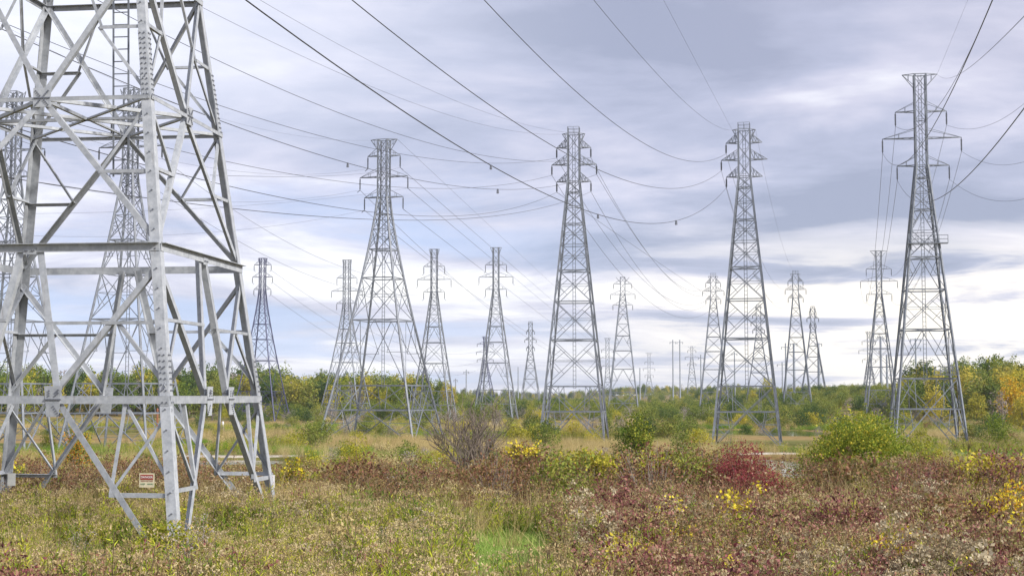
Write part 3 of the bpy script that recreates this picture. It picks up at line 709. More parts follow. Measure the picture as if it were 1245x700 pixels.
t.links.new(mm.outputs[2], p.inputs['Base Color'])
g = link('ground', mesh_np('ground', np.stack([XX, YY, ZZ], -1).reshape(-1, 3), quads=q, mats=[gm], smooth=True)); tag(g, kind='structure')
# pond water: one level sheet showing where the ground dips below it
wm, t2 = mat('water'); p2 = t2.nodes['Principled BSDF']; p2.inputs['Base Color'].default_value = (.05, .055, .04, 1); p2.inputs['Roughness'].default_value = .06; p2.inputs['IOR'].default_value = 1.33
n_ = t2.nodes.new('ShaderNodeTexNoise'); n_.inputs['Scale'].default_value = 2.5; n_.inputs['Detail'].default_value = 4; tcw = t2.nodes.new('ShaderNodeTexCoord'); t2.links.new(tcw.outputs['Object'], n_.inputs['Vector'])
b_ = t2.nodes.new('ShaderNodeBump'); b_.inputs['Strength'].default_value = .25; b_.inputs['Distance'].default_value = .02; t2.links.new(n_.outputs[0], b_.inputs['Height']); t2.links.new(b_.outputs[0], p2.inputs['Normal'])
for px_, py_, rx, ry, ph in PONDS:
    k_ = np.linspace(0, 2 * np.pi, 49)[:-1]; v = np.stack([px_ + np.cos(k_) * rx * 1.35, py_ + np.sin(k_) * ry * 1.35, np.full(48, WZ)], 1)
    v = np.concatenate([v, [(px_, py_, WZ)]]); tag(link('pond_water', mesh_np('pond_water', v, tris=[(i, (i + 1) % 48, 48) for i in range(48)], mats=[wm])), kind='structure')
# gravel track across the marsh
pm = simple('gravel', (.27, .24, .19), .95, c2=(.42, .38, .32), sc=3)
xs = np.arange(-62, 66, 1.0); yc = 168 + 4 * np.sin(xs * .03); wv = .62 + .2 * np.sin(xs * .9) + .2 * np.sin(xs * .31)
v = []
for x_, y_, w2 in zip(xs, yc, wv):
    zz = max(gz(x_, y_ - w2), gz(x_, y_ + w2)) + .16
    v += [(x_, y_ - w2 - .5, zz - .5), (x_, y_ - w2, zz), (x_, y_ + w2, zz), (x_, y_ + w2 + .5, zz - .5)]
q = [(i * 4 + j, (i + 1) * 4 + j, (i + 1) * 4 + j + 1, i * 4 + j + 1) for i in range(len(xs) - 1) for j in range(3)]
tag(link('gravel_path', mesh_np('gravel_path', v, quads=q, mats=[pm])), kind='structure')
# ---------------------------------------------------------------- leaf and plant meshes
def unit(v): return v / (np.linalg.norm(v, axis=-1, keepdims=True) + 1e-9)
class PM:
    """plant mesh: leaf quads, blades and twigs gathered into one mesh"""
    def __init__(s): s.v = []; s.q = []; s.m = []; s.n = 0
    def _add(s, v, q, m): s.v.append(v.reshape(-1, 3)); s.q.append(q + s.n); s.m.append(np.full(len(q), m)); s.n += v.reshape(-1, 3).shape[0]
    def leaves(s, c, size, m=0, asp=.5, up=.3, dirs=None, droop=0.0):
        n = len(c); size = np.broadcast_to(size, (n,)) * R.uniform(.7, 1.3, n)
        d = unit(R.normal(size=(n, 3)) + (0, 0, up)) if dirs is None else unit(dirs + R.normal(size=(n, 3)) * .35)
        d[:, 2] -= droop; d = unit(d)
        x = unit(np.cross(d, R.normal(size=(n, 3)))); y = np.cross(d, x)
        L_ = size[:, None]; W = L_ * asp / 2
        v = np.stack([c, c + d * L_ * .45 + x * W + y * L_ * .06, c + d * L_ , c + d * L_ * .45 - x * W + y * L_ * .06], 1)
        q = np.arange(n * 4).reshape(n, 4); s._add(v, q, m)
    def blades(s, base, tip_, w, m=0, seg=3, bend=.15):
        n = len(base); d = tip_ - base; ln = np.linalg.norm(d, axis=1, keepdims=True)
        side = unit(np.cross(d, R.normal(size=(n, 3)))); bd = unit(R.normal(size=(n, 3)) * (1, 1, 0)) * ln * bend
        vs = []
        for k in range(seg + 1):
            f = k / seg; c = base + d * f + bd * f * f - np.array((0, 0, 1.)) * ln * bend * .6 * f ** 3; ww = w * (1 - f * .88) / 2
            vs += [c - side * np.reshape(ww, (-1, 1)), c + side * np.reshape(ww, (-1, 1))]
        v = np.stack(vs, 1); K = 2 * (seg + 1)
        q = (np.arange(n)[:, None, None] * K + np.array([[2 * k, 2 * k + 1, 2 * k + 3, 2 * k + 2] for k in range(seg)])[None]).reshape(-1, 4)
        s._add(v, q, m)
    def twig(s, pts, r0, r1, m=0, n=3):
        pts = np.asarray(pts, float); M = len(pts); d = unit(np.gradient(pts, axis=0))
        a = unit(np.cross(d, (.31, .17, .93) if abs(d[0][2]) < .9 else (1, .1, 0))); b = np.cross(d, a); k = np.arange(n) * 2 * np.pi / n
        rr = np.linspace(r0, r1, M)[:, None, None]
        v = pts[:, None] + (np.cos(k)[None, :, None] * a[:, None] + np.sin(k)[None, :, None] * b[:, None]) * rr
        q = np.array([(i * n + j, i * n + (j + 1) % n, (i + 1) * n + (j + 1) % n, (i + 1) * n + j) for i in range(M - 1) for j in range(n)]); s._add(v, q, m)
    def mesh(s, name, mats): return mesh_np(name, np.concatenate(s.v), quads=np.concatenate(s.q), mats=mats, mi=np.concatenate(s.m))
def walk(p, d, ln, seg, wob, grav=0.0):
    pts = [np.array(p, float)]; d = unit(np.array(d, float))
    for k in range(seg):
        d = unit(d + R.normal(size=3) * wob + np.array((0, 0, grav))); pts.append(pts[-1] + d * ln / seg)
    return np.array(pts), d

GOLD = leafm('goldenrod_leaf', [(.08, .13, .015), (.24, .33, .03), (.50, .53, .05), (.64, .56, .09)])
HEAD = leafm('seed_head', [(.26, .19, .08), (.44, .34, .17), (.58, .48, .30)], .25, .9)
PALE = leafm('pale_seed_head', [(.26, .21, .12), (.40, .33, .21), (.52, .45, .32)], .25, .9)
TAN = leafm('dry_grass_blade', [(.30, .24, .09), (.48, .38, .17), (.58, .48, .26)])
GRN = leafm('grass_blade', [(.05, .11, .012), (.14, .26, .02), (.32, .40, .04)])
LIME = leafm('fresh_grass_blade', [(.16, .30, .05), (.27, .42, .08), (.38, .48, .12), (.42, .40, .16)])
MAUVE = leafm('mauve_leaf', [(.07, .02, .025), (.22, .065, .07), (.37, .17, .15), (.30, .20, .09), (.42, .32, .20), (.24, .26, .06), (.16, .07, .05)])
RED = leafm('sumac_leaf', [(.10, .012, .02), (.20, .024, .04), (.30, .06, .07), (.20, .09, .05), (.26, .035, .05)])
GOLDT = leafm('golden_tree_leaf', [(.20, .22, .03), (.38, .34, .045), (.50, .42, .06), (.54, .46, .10)])
YEL = leafm('yellow_leaf', [(.50, .38, .02), (.72, .58, .03), (.78, .66, .08), (.40, .42, .05)])
ORA = leafm('orange_leaf', [(.50, .12, .01), (.64, .30, .02), (.62, .44, .03), (.30, .30, .04)])
BRN = leafm('brown_leaf', [(.07, .035, .02), (.19, .085, .05), (.32, .17, .10), (.22, .17, .05), (.12, .12, .03), (.30, .12, .08)])
GT = leafm('green_tree_leaf', [(.045, .08, .010), (.10, .16, .016), (.21, .27, .024), (.36, .35, .035)])
YG = leafm('yellow_green_leaf', [(.15, .19, .02), (.30, .31, .03), (.47, .41, .045), (.54, .43, .045)])
OLV = leafm('olive_leaf', [(.06, .10, .015), (.14, .19, .03), (.26, .29, .05), (.32, .28, .07)])
DGR = leafm('dark_green_leaf', [(.03, .065, .016), (.065, .12, .025), (.13, .18, .035)])
GRYT = leafm('grey_twig', [(.19, .16, .14), (.30, .26, .23), (.38, .33, .31)], .1)
STEM = leafm('stem', [(.12, .07, .05), (.20, .14, .09), (.26, .22, .12)], .1)
STEMR = leafm('red_stem', [(.14, .05, .04), (.22, .10, .07)], .1)

# ---- small plants used in the mass of ground cover -------------------------------------------------
def weed(h=.95, stems=6, hd=1, spread=.22, leafm_=0, dens=26):
    p = PM()
    for k in range(stems):
        a = R.uniform(0, 6.28); b = np.array((math.cos(a), math.sin(a), 0)) * R.uniform(0, spread); hh = h * R.uniform(.72, 1.15)
        pts, d = walk(b, (b[0] * .6, b[1] * .6, 1), hh, 4, .07); p.twig(pts, .007, .004, 1)
        n = dens; f = R.uniform(.18, .93, n); i = np.minimum((f * 4).astype(int), 3); c = pts[i] + (pts[i + 1] - pts[i]) * (f * 4 - i)[:, None]
        ang = R.uniform(0, 6.28, n); dr = np.stack([np.cos(ang), np.sin(ang), R.uniform(.0, .7, n)], 1)
        p.leaves(c, .115 * (1.2 - f * .5), 0, .17, dirs=dr + np.array((0, 0, .75)), droop=.0)
        if hd and R.random() < .85:
            m = 20; top = pts[-1]; c = top + R.normal(size=(m, 3)) * (.05, .05, .022) + np.array((0, 0, -.01)); p.leaves(c, .034, 2, .55, up=1.0)
    return p
def grass(h=.5, n=60, spread=.16, w=.007, lean=.35, bend=.25):
    p = PM(); b = np.concatenate([R.normal(size=(n, 2)) * spread, np.zeros((n, 1))], 1)
    t_ = b + np.concatenate([R.normal(size=(n, 2)) * lean * h * .6, (R.uniform(.55, 1.1, (n, 1))) * h], 1); p.blades(b, t_, w, 0, 3, bend); return p
def dogwood(h=.95, stems=9, leaf=.060, n=72, spread=.3, twigs=4):
    p = PM()
    for k in range(stems):
        a = R.uniform(0, 6.28); b = np.array((math.cos(a), math.sin(a), 0)) * R.uniform(0, spread * .5)
        pts, d = walk(b, (math.cos(a) * .55, math.sin(a) * .55, 1), h * R.uniform(.6, 1.1), 4, .12); p.twig(pts, .007, .003, 1)
        for j in range(twigs):
            i = R.integers(1, 4); q_, _ = walk(pts[i], (R.normal(), R.normal(), .9), h * .35, 3, .15); p.twig(q_, .004, .002, 1)
            f = R.integers(0, 4, n // 3); p.leaves(q_[f] + R.normal(size=(len(f), 3)) * .035, leaf, 0, .52, up=.2)
        f = R.integers(1, 5, n // 3); p.leaves(pts[f] + R.normal(size=(len(f), 3)) * .05, leaf, 0, .52, up=.2)
    return p
def aster(h=.8):
    p = PM()
    for k in range(7):
        a = R.uniform(0, 6.28); pts, d = walk((0, 0, 0), (math.cos(a) * .4, math.sin(a) * .4, 1), h * R.uniform(.7, 1.1), 4, .1); p.twig(pts, .005, .003, 1)
        for j in range(4):
            q_, _ = walk(pts[R.integers(2, 5)], (R.normal(), R.normal(), 1.2), h * .22, 2, .15); p.twig(q_, .003, .002, 1)
            p.leaves(q_[-1] + R.normal(size=(16, 3)) * (.026, .026, .022), .036, 2, .85)
        p.leaves(pts[R.integers(1, 4, 16)] + R.normal(size=(16, 3)) * .03, .06, 0, .2)
    return p
def sapling(h=1.0, leaf=.062, n=280):
    p = PM()
    for k in range(4):
        a = R.uniform(0, 6.28); pts, d = walk((0, 0, 0), (math.cos(a) * .5, math.sin(a) * .5, 1), h * R.uniform(.6, 1.1), 4, .12); p.twig(pts, .009, .004, 1)
        f = R.integers(2, 5, n // 4); p.leaves(pts[f] + R.normal(size=(len(f), 3)) * (.08, .08, .06), leaf, 0, .85, up=.1)
    return p
protos = bpy.data.collections.new('plant_sources')          # never linked to the scene: only the source shapes of the ground cover
SRC = {}
def src(key, fn, mats, n):
    SRC[key] = bpy.data.collections.new('plant_sources_' + key)
    for k in range(n):
        o = bpy.data.objects.new(f'{key}_{k}', fn().mesh(key, mats)); SRC[key].objects.link(o)
src('goldenrod', lambda: weed(R.uniform(.8, 1.05)), [GOLD, STEM, HEAD], 5)
src('greenweed', lambda: weed(R.uniform(.7, .95), 7, 0), [GRN, STEM, HEAD], 3)
src('dry', lambda: grass(.95, 60, .15, .010, .38, .22), [TAN], 3)
src('dryshort', lambda: grass(.45, 60, .18, .008, .5, .25), [TAN], 2)
src('green', lambda: grass(.6, 80, .18, .010, .5, .3), [GRN], 3)
src('lime', lambda: grass(.26, 90, .2, .010, .6, .35), [LIME], 3)
src('mauve', lambda: dogwood(R.uniform(.8, 1.05)), [MAUVE, STEMR], 5)
src('brown', lambda: dogwood(R.uniform(.9, 1.2), 10, .05, 40), [BRN, STEM], 4)
src('aster', lambda: aster(R.uniform(.75, .95)), [GOLD, STEM, PALE], 4)
src('yellow', lambda: sapling(R.uniform(.7, 1.0)), [YEL, STEM], 4)
src('orange', lambda: sapling(R.uniform(.8, 1.0), .06, 110), [ORA, STEM], 2)
src('twigs', lambda: dogwood(1.2, 12, .05, 6, .4, 5), [GRYT, STEM], 3)

def scatter(name, key, pts, scale, label, cat, tilt=.12, zoff=-.04):
    """one object: a cloud of points carrying copies of the small source plants"""
    n = len(pts); 
    if n == 0: return
    pts = np.asarray(pts, float); z = gz(pts[:, 0], pts[:, 1]) + zoff
    me = bpy.data.meshes.new(name); me.vertices.add(n); me.vertices.foreach_set('co', np.stack([pts[:, 0], pts[:, 1], z], 1).astype(np.float32).ravel())
    rot = np.stack([R.normal(size=n) * tilt, R.normal(size=n) * tilt, R.uniform(0, 6.28, n)], 1).astype(np.float32)
    at = me.attributes.new('rot', 'FLOAT_VECTOR', 'POINT'); at.data.foreach_set('vector', rot.ravel())
    sc = (np.broadcast_to(scale, (n,)) * R.uniform(.75, 1.25, n)).astype(np.float32); at = me.attributes.new('scl', 'FLOAT', 'POINT'); at.data.foreach_set('value', sc)
    me.update(); o = link(name, me)
    g_ = bpy.data.node_groups.new(name + '_scatter', 'GeometryNodeTree'); g_.interface.new_socket('Geometry', in_out='INPUT', socket_type='NodeSocketGeometry'); g_.interface.new_socket('Geometry', in_out='OUTPUT', socket_type='NodeSocketGeometry')
    A = g_.nodes.new; gi = A('NodeGroupInput'); go = A('NodeGroupOutput'); ip = A('GeometryNodeInstanceOnPoints'); ci = A('GeometryNodeCollectionInfo')
    ci.inputs['Collection'].default_value = SRC[key]; ci.inputs['Separate Children'].default_value = True; ci.inputs['Reset Children'].default_value = True
    r1 = A('GeometryNodeInputNamedAttribute'); r1.data_type = 'FLOAT_VECTOR'; r1.inputs[0].default_value = 'rot'
    r2 = A('GeometryNodeInputNamedAttribute'); r2.data_type = 'FLOAT'; r2.inputs[0].default_value = 'scl'
    ri = A('FunctionNodeRandomValue'); ri.data_type = 'INT'; ri.inputs['Min'].default_value = 0; ri.inputs[5].default_value = 50
    K = g_.links.new; K(gi.outputs[0], ip.inputs['Points']); K(ci.outputs[0], ip.inputs['Instance']); ip.inputs['Pick Instance'].default_value = True
    K(ri.outputs[2], ip.inputs['Instance Index']); K(r1.outputs[0], ip.inputs['Rotation']); K(r2.outputs[0], ip.inputs['Scale']); K(ip.outputs[0], go.inputs[0])
    md = o.modifiers.new('scatter', 'NODES'); md.node_group = g_
    return tag(o, label, cat, kind='stuff')

# ---- where everything grows -----------------------------------------------------------------------
def fn(x, y, s, ph): return nz(x, y, s, ph) * .5 + .5
def to_px(x, y, z):
    c, s = math.cos(PITCH), math.sin(PITCH); Zc = z - CAMZ; d = y * c + Zc * s; return 622.5 + F * x / d, 350 - F * (-y * s + Zc * c) / d
def field(y0, y1, dens, wide=.40):
    """random points in the wedge the camera looks over (a little wider than the view)"""
    A = wide * (y1 ** 2 - y0 ** 2) + 8 * (y1 - y0); n = int(A * dens)
    y = np.sqrt(R.uniform(y0 ** 2, y1 ** 2, n)); x = R.uniform(-1, 1, n) * (wide * y + 4); return x, y
def ell(x, y, cx, cy, rx, ry): return np.clip(1.25 - np.sqrt(((x - cx) / rx) ** 2 + ((y - cy) / ry) ** 2), 0, 1) * 2
x, y = field(13, 41, 10.5); ok = y < 36.5 + 1.2 * nz(x, y * 0, .5, 2) + 3.0 * sm(-x, 6, 12); x, y = x[ok], y[ok]; u, v = to_px(x, y, gz(x, y) + .7); ub, vb = to_px(x, y, gz(x, y))
lime = (((u - 608) / 62) ** 2 + ((v - 672) / 34) ** 2 < 1 + .5 * (fn(x, y, 1.3, 5) - .5))
jl = R.normal(size=len(x)) * .22
LC = lambda a, b: ((a - 620) / 66) ** 2 + ((b - 674) / 24) ** 2 < 1 + 1.5 * (fn(x, y, 1.7, 5) - .5) + jl
lime2 = LC(u, v) | LC(ub, vb) | LC((u + ub) / 2, (v + vb) / 2)
edge = R.uniform(-45, 45, len(x))
patch = fn(x, y, .33, 2.2); patch2 = fn(x, y, .6, 7.7); patch3 = fn(x, y, .45, 4.4)
rightm = sm(u + edge + (v - 640) * -.4, 620, 760)
wmauve = .06 + rightm * (.55 + .85 * (patch > .5)) + (1 - rightm) * .8 * ((v > 655) & (u < 170 + 40 * patch2)) + 2.2 * ((np.abs(u - 255) < 45) & (np.abs(v - 655) < 22)) + .6 * ((v > 678) & (u < 560) & (patch > .45))
waster = .05 + rightm * .42 * (patch3 > .56) + (1 - rightm) * .2 * (patch3 > .6) + .5 * ((v > 675) & (u > 840))
wgold = (1 - rightm) * 2.5 + .85
wgreen = .5 * (1 - rightm) * (patch2 > .42) + .55 * (patch2 > .5) + 1.3 * ((np.abs(u - 570) < 150) & (v > 600) & (v < 660))
wdry = .5 + .9 * (1 - rightm) + .9 * (np.abs(v - 600) < 10)
wyel = .02 + .06 * rightm + .55 * (((np.abs(u - 250) < 60) & (np.abs(v - 660) < 35)) | ((np.abs(u - 890) < 60) & (np.abs(v - 625) < 22)) | ((u > 770) & (u < 880) & (v > 630)) | ((u > 1180) & (v < 640) & (v > 585)) | ((u > 1100) & (v > 670)) | ((u < 40) & (v > 650))) * (R.random(len(x)) < .75)
wora = .008 + .10 * ((u > 1195) & (v > 580) & (v < 650))
wbr = .08 + rightm * .55 * (patch < .5)
wlg = .08 + .45 * rightm + .9 * ((np.abs(u - 1030) < 28) & (v > 575) & (v < 650)) + .35 * (patch2 > .62) * rightm
W_ = np.stack([wgold, waster, wmauve, wgreen, wdry, wyel, wora, wbr, wlg], 1); W_ /= W_.sum(1, keepdims=True)
nk = np.stack([fn(x, y, .9 + .17 * k, 1.3 + 2.9 * k) * .6 + fn(x, y, 2.3 + .2 * k, 4.1 + 1.7 * k) * .4 for k in range(W_.shape[1])], 1)
ch = (np.log(W_ + 1e-6) + 6.0 * (nk - .5) + .55 * R.gumbel(size=W_.shape)).argmax(1); ch[lime2] = 9
P2 = np.stack([x, y], 1); keep = ~lime2
nearpatch = keep & ~((fn(x, y, 1.9, 6.1) < .17) & (R.random(len(x)) < .75)) & ~((np.abs(x + 4.6) < .5) & (np.abs(y - 30.2) < .5))
hs = (1 - .35 * sm(-y, -19, -13)) * (1 - .5 * np.exp(-((x + 6.8) / 3.2) ** 2 - ((y - 27.5) / 3.2) ** 2))
wleg = (np.abs(x + 6.6) < 2.6) & (np.abs(y - 28) < 3.6); ch[wleg & ((ch == 5) | (ch == 2))] = 0
for k, (nm, key, lab, cat, sc) in enumerate([
    ('goldenrod_field', 'goldenrod', 'knee-high yellow-green goldenrod with tan seed heads filling the left foreground', 'weeds', .88),
    ('aster_field', 'aster', 'pale fluffy seed heads on thin stalks among the foreground weeds', 'weeds', .95),
    ('dogwood_thicket', 'mauve', 'low mauve-leaved thicket spreading over the right foreground', 'undergrowth', .88),
    ('green_weeds', 'greenweed', 'green leafy weeds mixed into the foreground meadow', 'weeds', .85),
    ('dry_grass', 'dry', 'dry straw-coloured grass between the foreground weeds', 'grass', .95),
    ('yellow_saplings', 'yellow', 'scattered low shoots with bright yellow leaves in the foreground', 'undergrowth', .85),
    ('orange_shoots', 'orange', 'low shoots with orange leaves at the right of the foreground', 'undergrowth', .9),
    ('brown_thicket', 'brown', 'low brown-leaved brush in the right foreground', 'undergrowth', .8),
    ('fresh_green_grass', 'green', 'green grass tufts in gaps of the foreground brush', 'grass', 1.0)]):
    m_ = (ch == k) & nearpatch; scatter(nm, key, P2[m_], sc * hs[m_] * (.50 + .50 * fn(x, y, .8, 9.1) + .62 * fn(x, y, 2.1, 3.3))[m_], lab, cat)
xl, yl = field(18, 39, 34, .12); ul, vl = to_px(xl, yl, gz(xl, yl)); ml = (((ul - 618) / 112) ** 2 + ((vl - 706) / 66) ** 2 < 1) & (R.random(len(xl)) < .15 + .9 * fn(xl, yl, 1.5, 3))
scatter('lime_grass_patch', 'lime', np.stack([xl, yl], 1)[ml], 1.0, 'bright lime green patch of short grass in the middle foreground', 'grass', .2)
# slope and marsh beyond: grasses and low brush
xs_, ys_ = field(35.5, 40, 5, .38); k0 = np.abs(F * xs_ / ys_ + 622.5 - 968) > 30; xs_, ys_ = xs_[k0], ys_[k0]; scatter('tall_straw', 'dry', np.stack([xs_, ys_], 1)[fn(xs_, ys_, .5, 8) > .42], 1.25, 'tall straw-coloured stalks along the far edge of the meadow', 'grass', .1)
x, y = field(37, 100, 2.2); u, v = to_px(x, y, gz(x, y)); ok = ~((np.abs(u - 968) < 34) & (R.random(len(x)) < .93)); x, y, u, v = x[ok], y[ok], u[ok], v[ok]; pt = fn(x, y, .12, 3.3); r_ = R.random(len(x)); P2 = np.stack([x, y], 1)
A_ = (y < 54) & (r_ < .5); B_ = ~A_ & (r_ < .30 + .3 * pt); C_ = ~A_ & ~B_ & (r_ < .78); D_ = ~A_ & ~B_ & ~C_
scatter('slope_brush', 'brown', P2[A_], 1.25, 'brown brush on the slope behind the foreground', 'undergrowth')
scatter('slope_green', 'green', P2[B_], 1.6, 'green grass on the slope down to the marsh', 'grass'); scatter('slope_straw', 'dry', P2[C_], 1.3, 'straw-coloured grass on the slope down to the marsh', 'grass'); scatter('slope_goldenrod', 'goldenrod', P2[D_], 1.2, 'goldenrod on the slope down to the marsh', 'weeds')
PV = lambda x, y: np.any([((F * x / y + 622.5) > a) & ((F * x / y + 622.5) < b) for a, b in ((222, 345), (470, 545), (868, 985), (1108, 1190))], axis=0)
x, y = field(100, 330, .55, .38); z = gz(x, y); ok = (z > WZ + .12) & ~np.any([(np.abs(x / y - a / b) < c / b * .95) & (y < b) & (y > b * .64) for a, b, c, d_, e_ in PONDS], axis=0) & ~((np.abs(y - 167 - 4 * np.sin(x * .03)) < 4.5) & PV(x, y))
x, y = x[ok], y[ok]; pt = fn(x, y, .05, 1.3); pt2 = fn(x, y, .08, 6.6); r_ = R.random(len(x)); P2 = np.stack([x, y], 1)
A_ = pt > .52 + .2 * (r_ - .5); B_ = ~A_ & (pt2 > .55); C_ = ~A_ & ~B_
scatter('marsh_straw', 'dry', P2[A_], 1.7, 'straw-coloured marsh grass around the ponds', 'grass', .2); scatter('marsh_sedge', 'green', P2[C_], 2.0, 'green sedge around the ponds', 'grass', .2); scatter('marsh_brush', 'goldenrod', P2[B_], 1.5, 'yellow-green marsh weeds around the ponds', 'weeds', .2)
# ---------------------------------------------------------------- shrubs and trees that can be told apart
def crown_pts(n, w, h, z0, blobs=9, shell=.75, fl=1.0):
    """points spread through a lumpy crown: width w, height h, starting at z0"""
    c = []; out = []
    for k in range(blobs):
        f = k / max(1, blobs - 1); a = k * 2.4 + R.uniform(-.5, .5); rr = w / 2 * R.uniform(.35, .62) * (1 - .45 * f)
        zc = z0 + h * (.20 + .62 * f ** fl * R.uniform(.8, 1.05)); c.append((math.cos(a) * rr, math.sin(a) * rr, zc, w * R.uniform(.2, .3) * (1.15 - .35 * f), h * R.uniform(.16, .26)))
    c = np.array(c); wts = c[:, 3] ** 2 * c[:, 4]; i = R.choice(len(c), n, p=wts / wts.sum())
    d = unit(R.normal(size=(n, 3))); r = R.uniform(0, 1, (n, 1)) ** (1 / (2.2 + 2 * shell))
    # clumps: leaves gather round random twig ends
    ends = max(12, n // 14); e = c[R.integers(0, len(c), ends)]; de = unit(R.normal(size=(ends, 3))) * R.uniform(.55, 1.15, (ends, 1)); ep = e[:, :3] + de * np.stack([e[:, 3], e[:, 3], e[:, 4]], 1)
    j = R.integers(0, ends, n); tw = ep[j] + R.normal(size=(n, 3)) * w * .035
    p = c[i, :3] + d * r * np.stack([c[i, 3], c[i, 3], c[i, 4]], 1)
    mix = R.random(n) < .6; p[mix] = tw[mix]; p[:, 2] = np.maximum(p[:, 2], z0 * .4 + .03); return p, ep
def make_plant(kind, w, h, n, leaf, mats, trunk=False, z0=0.0, blobs=9, asp=.6, bark=None, stems=7, twigy=40, extra=None, fl=1.0):
    """returns meshes (crown, trunk or stems)"""
    p = PM(); pts, ep = crown_pts(n, w, h - z0, z0, blobs, fl=fl); p.leaves(pts, leaf, 0, asp, up=.25)
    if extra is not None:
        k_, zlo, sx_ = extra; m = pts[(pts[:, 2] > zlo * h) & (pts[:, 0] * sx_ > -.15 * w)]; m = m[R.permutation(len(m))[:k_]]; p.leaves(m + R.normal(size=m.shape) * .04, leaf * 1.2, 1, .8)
    crown = p.mesh('crown', mats)
    s = PM()
    if trunk:
        top = z0 + (h - z0) * .55; pt, _ = walk((0, 0, -.5), (0, 0, 1), top + .5, 6, .035); s.twig(pt, h * .022, h * .010, 0, 6)
        for e in ep[R.permutation(len(ep))[:14]]:
            i = R.integers(2, 6); b = pt[i]; mid = (b + e) / 2 + R.normal(size=3) * w * .03; s.twig([b, mid, e], h * .008, h * .002, 0, 4)
    else:
        for k in range(stems):
            e = ep[R.integers(0, len(ep))]; a = R.uniform(0, 6.28); b = np.array((math.cos(a), math.sin(a), 0)) * w * .05; mid = b + (e - b) * .5 + R.normal(size=3) * w * .04; s.twig([b - (0, 0, .4), mid, e], .006 * w + .01, .006, 0, 4)
        for e in ep[R.permutation(len(ep))[:twigy]]: s.twig([e * (.45, .45, .35), e * (.8, .8, .75) + R.normal(size=3) * w * .02, e * 1.05], .008, .004, 0, 3)
    return crown, s.mesh('trunk' if trunk else 'stems', [bark or BARK])
def put(name, meshes, X, Y, rz=0, s=(1, 1, 1), z=None, label=None, cat=None, group=None):
    zz = float(gz(X, Y)) if z is None else z
    r = empty(name, (X, Y, zz - .03), rz, label=label, cat=cat, group=group); r.scale = s
    link('crown' if 'tree' in name else 'foliage', meshes[0], r); link('trunk' if 'tree' in name else 'stems', meshes[1], r); return r
def atpx(px, Y): return (px - 622.5) / F * (Y * math.cos(PITCH))
def hero(name, px, ytop, Y, wpx, mat_, n, leaf, label, cat, trunk=False, z0=0, **k):
    X = atpx(px, Y); zg = float(gz(X, Y)); zt = unproj(px, ytop, Y=Y)[2]; h = zt - zg; w_ = wpx * Y / F
    ms = make_plant(name, w_, h * 1.04, n, leaf, mat_ if isinstance(mat_, list) else [mat_], trunk, z0 * h, **k)
    return put(name, ms, X, Y, 0, label=label, cat=cat)
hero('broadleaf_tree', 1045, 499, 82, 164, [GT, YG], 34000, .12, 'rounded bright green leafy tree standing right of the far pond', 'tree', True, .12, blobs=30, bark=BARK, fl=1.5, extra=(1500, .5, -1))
hero('leafy_shrub', 1122, 528, 80, 52, YG, 3200, .11, 'small yellow-green bush hugging the right side of the green tree', 'bush', blobs=7)
hero('leafy_shrub', 432, 527, 76, 62, YG, 5200, .10, 'bright yellow-green bush between the bare tree and the near pylon', 'bush', blobs=9)
hero('leafy_shrub', 388, 548, 62, 60, YG, 3600, .09, 'low yellow-flecked bush just right of the huge near pylon', 'bush', blobs=8, extra=None)
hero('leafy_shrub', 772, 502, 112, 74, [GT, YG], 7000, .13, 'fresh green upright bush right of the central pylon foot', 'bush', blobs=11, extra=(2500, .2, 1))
hero('leafy_shrub', 831, 514, 105, 46, OLV, 3000, .12, 'dull olive bush between the fresh green bush and the sumac', 'bush', blobs=8)
hero('leafy_shrub', 882, 518, 88, 66, [OLV], 3000, .08, 'thin grey-olive twiggy bush behind the red sumac', 'bush', blobs=9, twigy=160, bark=BARKG)
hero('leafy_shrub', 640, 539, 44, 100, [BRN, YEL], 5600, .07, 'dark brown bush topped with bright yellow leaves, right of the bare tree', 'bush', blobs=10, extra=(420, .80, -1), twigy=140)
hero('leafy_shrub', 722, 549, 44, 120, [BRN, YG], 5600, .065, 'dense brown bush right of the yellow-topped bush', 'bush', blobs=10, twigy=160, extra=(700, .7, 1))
hero('leafy_shrub', 806, 538, 84, 34, BRN, 1500, .09, 'small rust-brown round bush near the dull olive bush', 'bush', blobs=5)
hero('sumac_shrub', 894, 541, 39, 122, RED, 9000, .075, 'tall deep red sumac bush in front of the railed pylon', 'bush', blobs=9, asp=.38)
hero('sumac_shrub', 922, 562, 37.5, 112, [RED, MAUVE], 7000, .07, 'lower dark red sumac leaning right of the tall red one', 'bush', blobs=9, asp=.38, extra=(500, .3, 1))
hero('sumac_shrub', 1203, 551, 42, 96, [RED, MAUVE], 3600, .075, 'pinkish red bush near the right edge', 'bush', blobs=7, asp=.35, extra=(900, .2, 1))
hero('leafy_shrub', 1234, 582, 30, 84, [ORA, YEL], 1300, .06, 'yellow and orange leafed bush at the right edge of the foreground', 'bush', blobs=8, asp=.8, extra=(350, .3, -1))
hero('leafy_shrub', 1212, 503, 190, 50, GT, 3000, .2, 'round green bush in the field below the right-hand woods', 'bush', blobs=7)
hero('leafy_shrub', 1178, 513, 192, 24, OLV, 1300, .2, 'small dark green bush beside the round one below the right-hand woods', 'bush', blobs=5)
hero('leafy_shrub', 305, 566, 42, 56, MAUVE, 2600, .07, 'purple bush behind the far right leg of the huge near pylon', 'bush', blobs=7)
hero('leafy_shrub', 352, 560, 43, 66, [YG, YEL], 2400, .07, 'green bush with yellow leaves beside the purple one, right of the near pylon', 'bush', blobs=7, extra=(500, .3, 1))
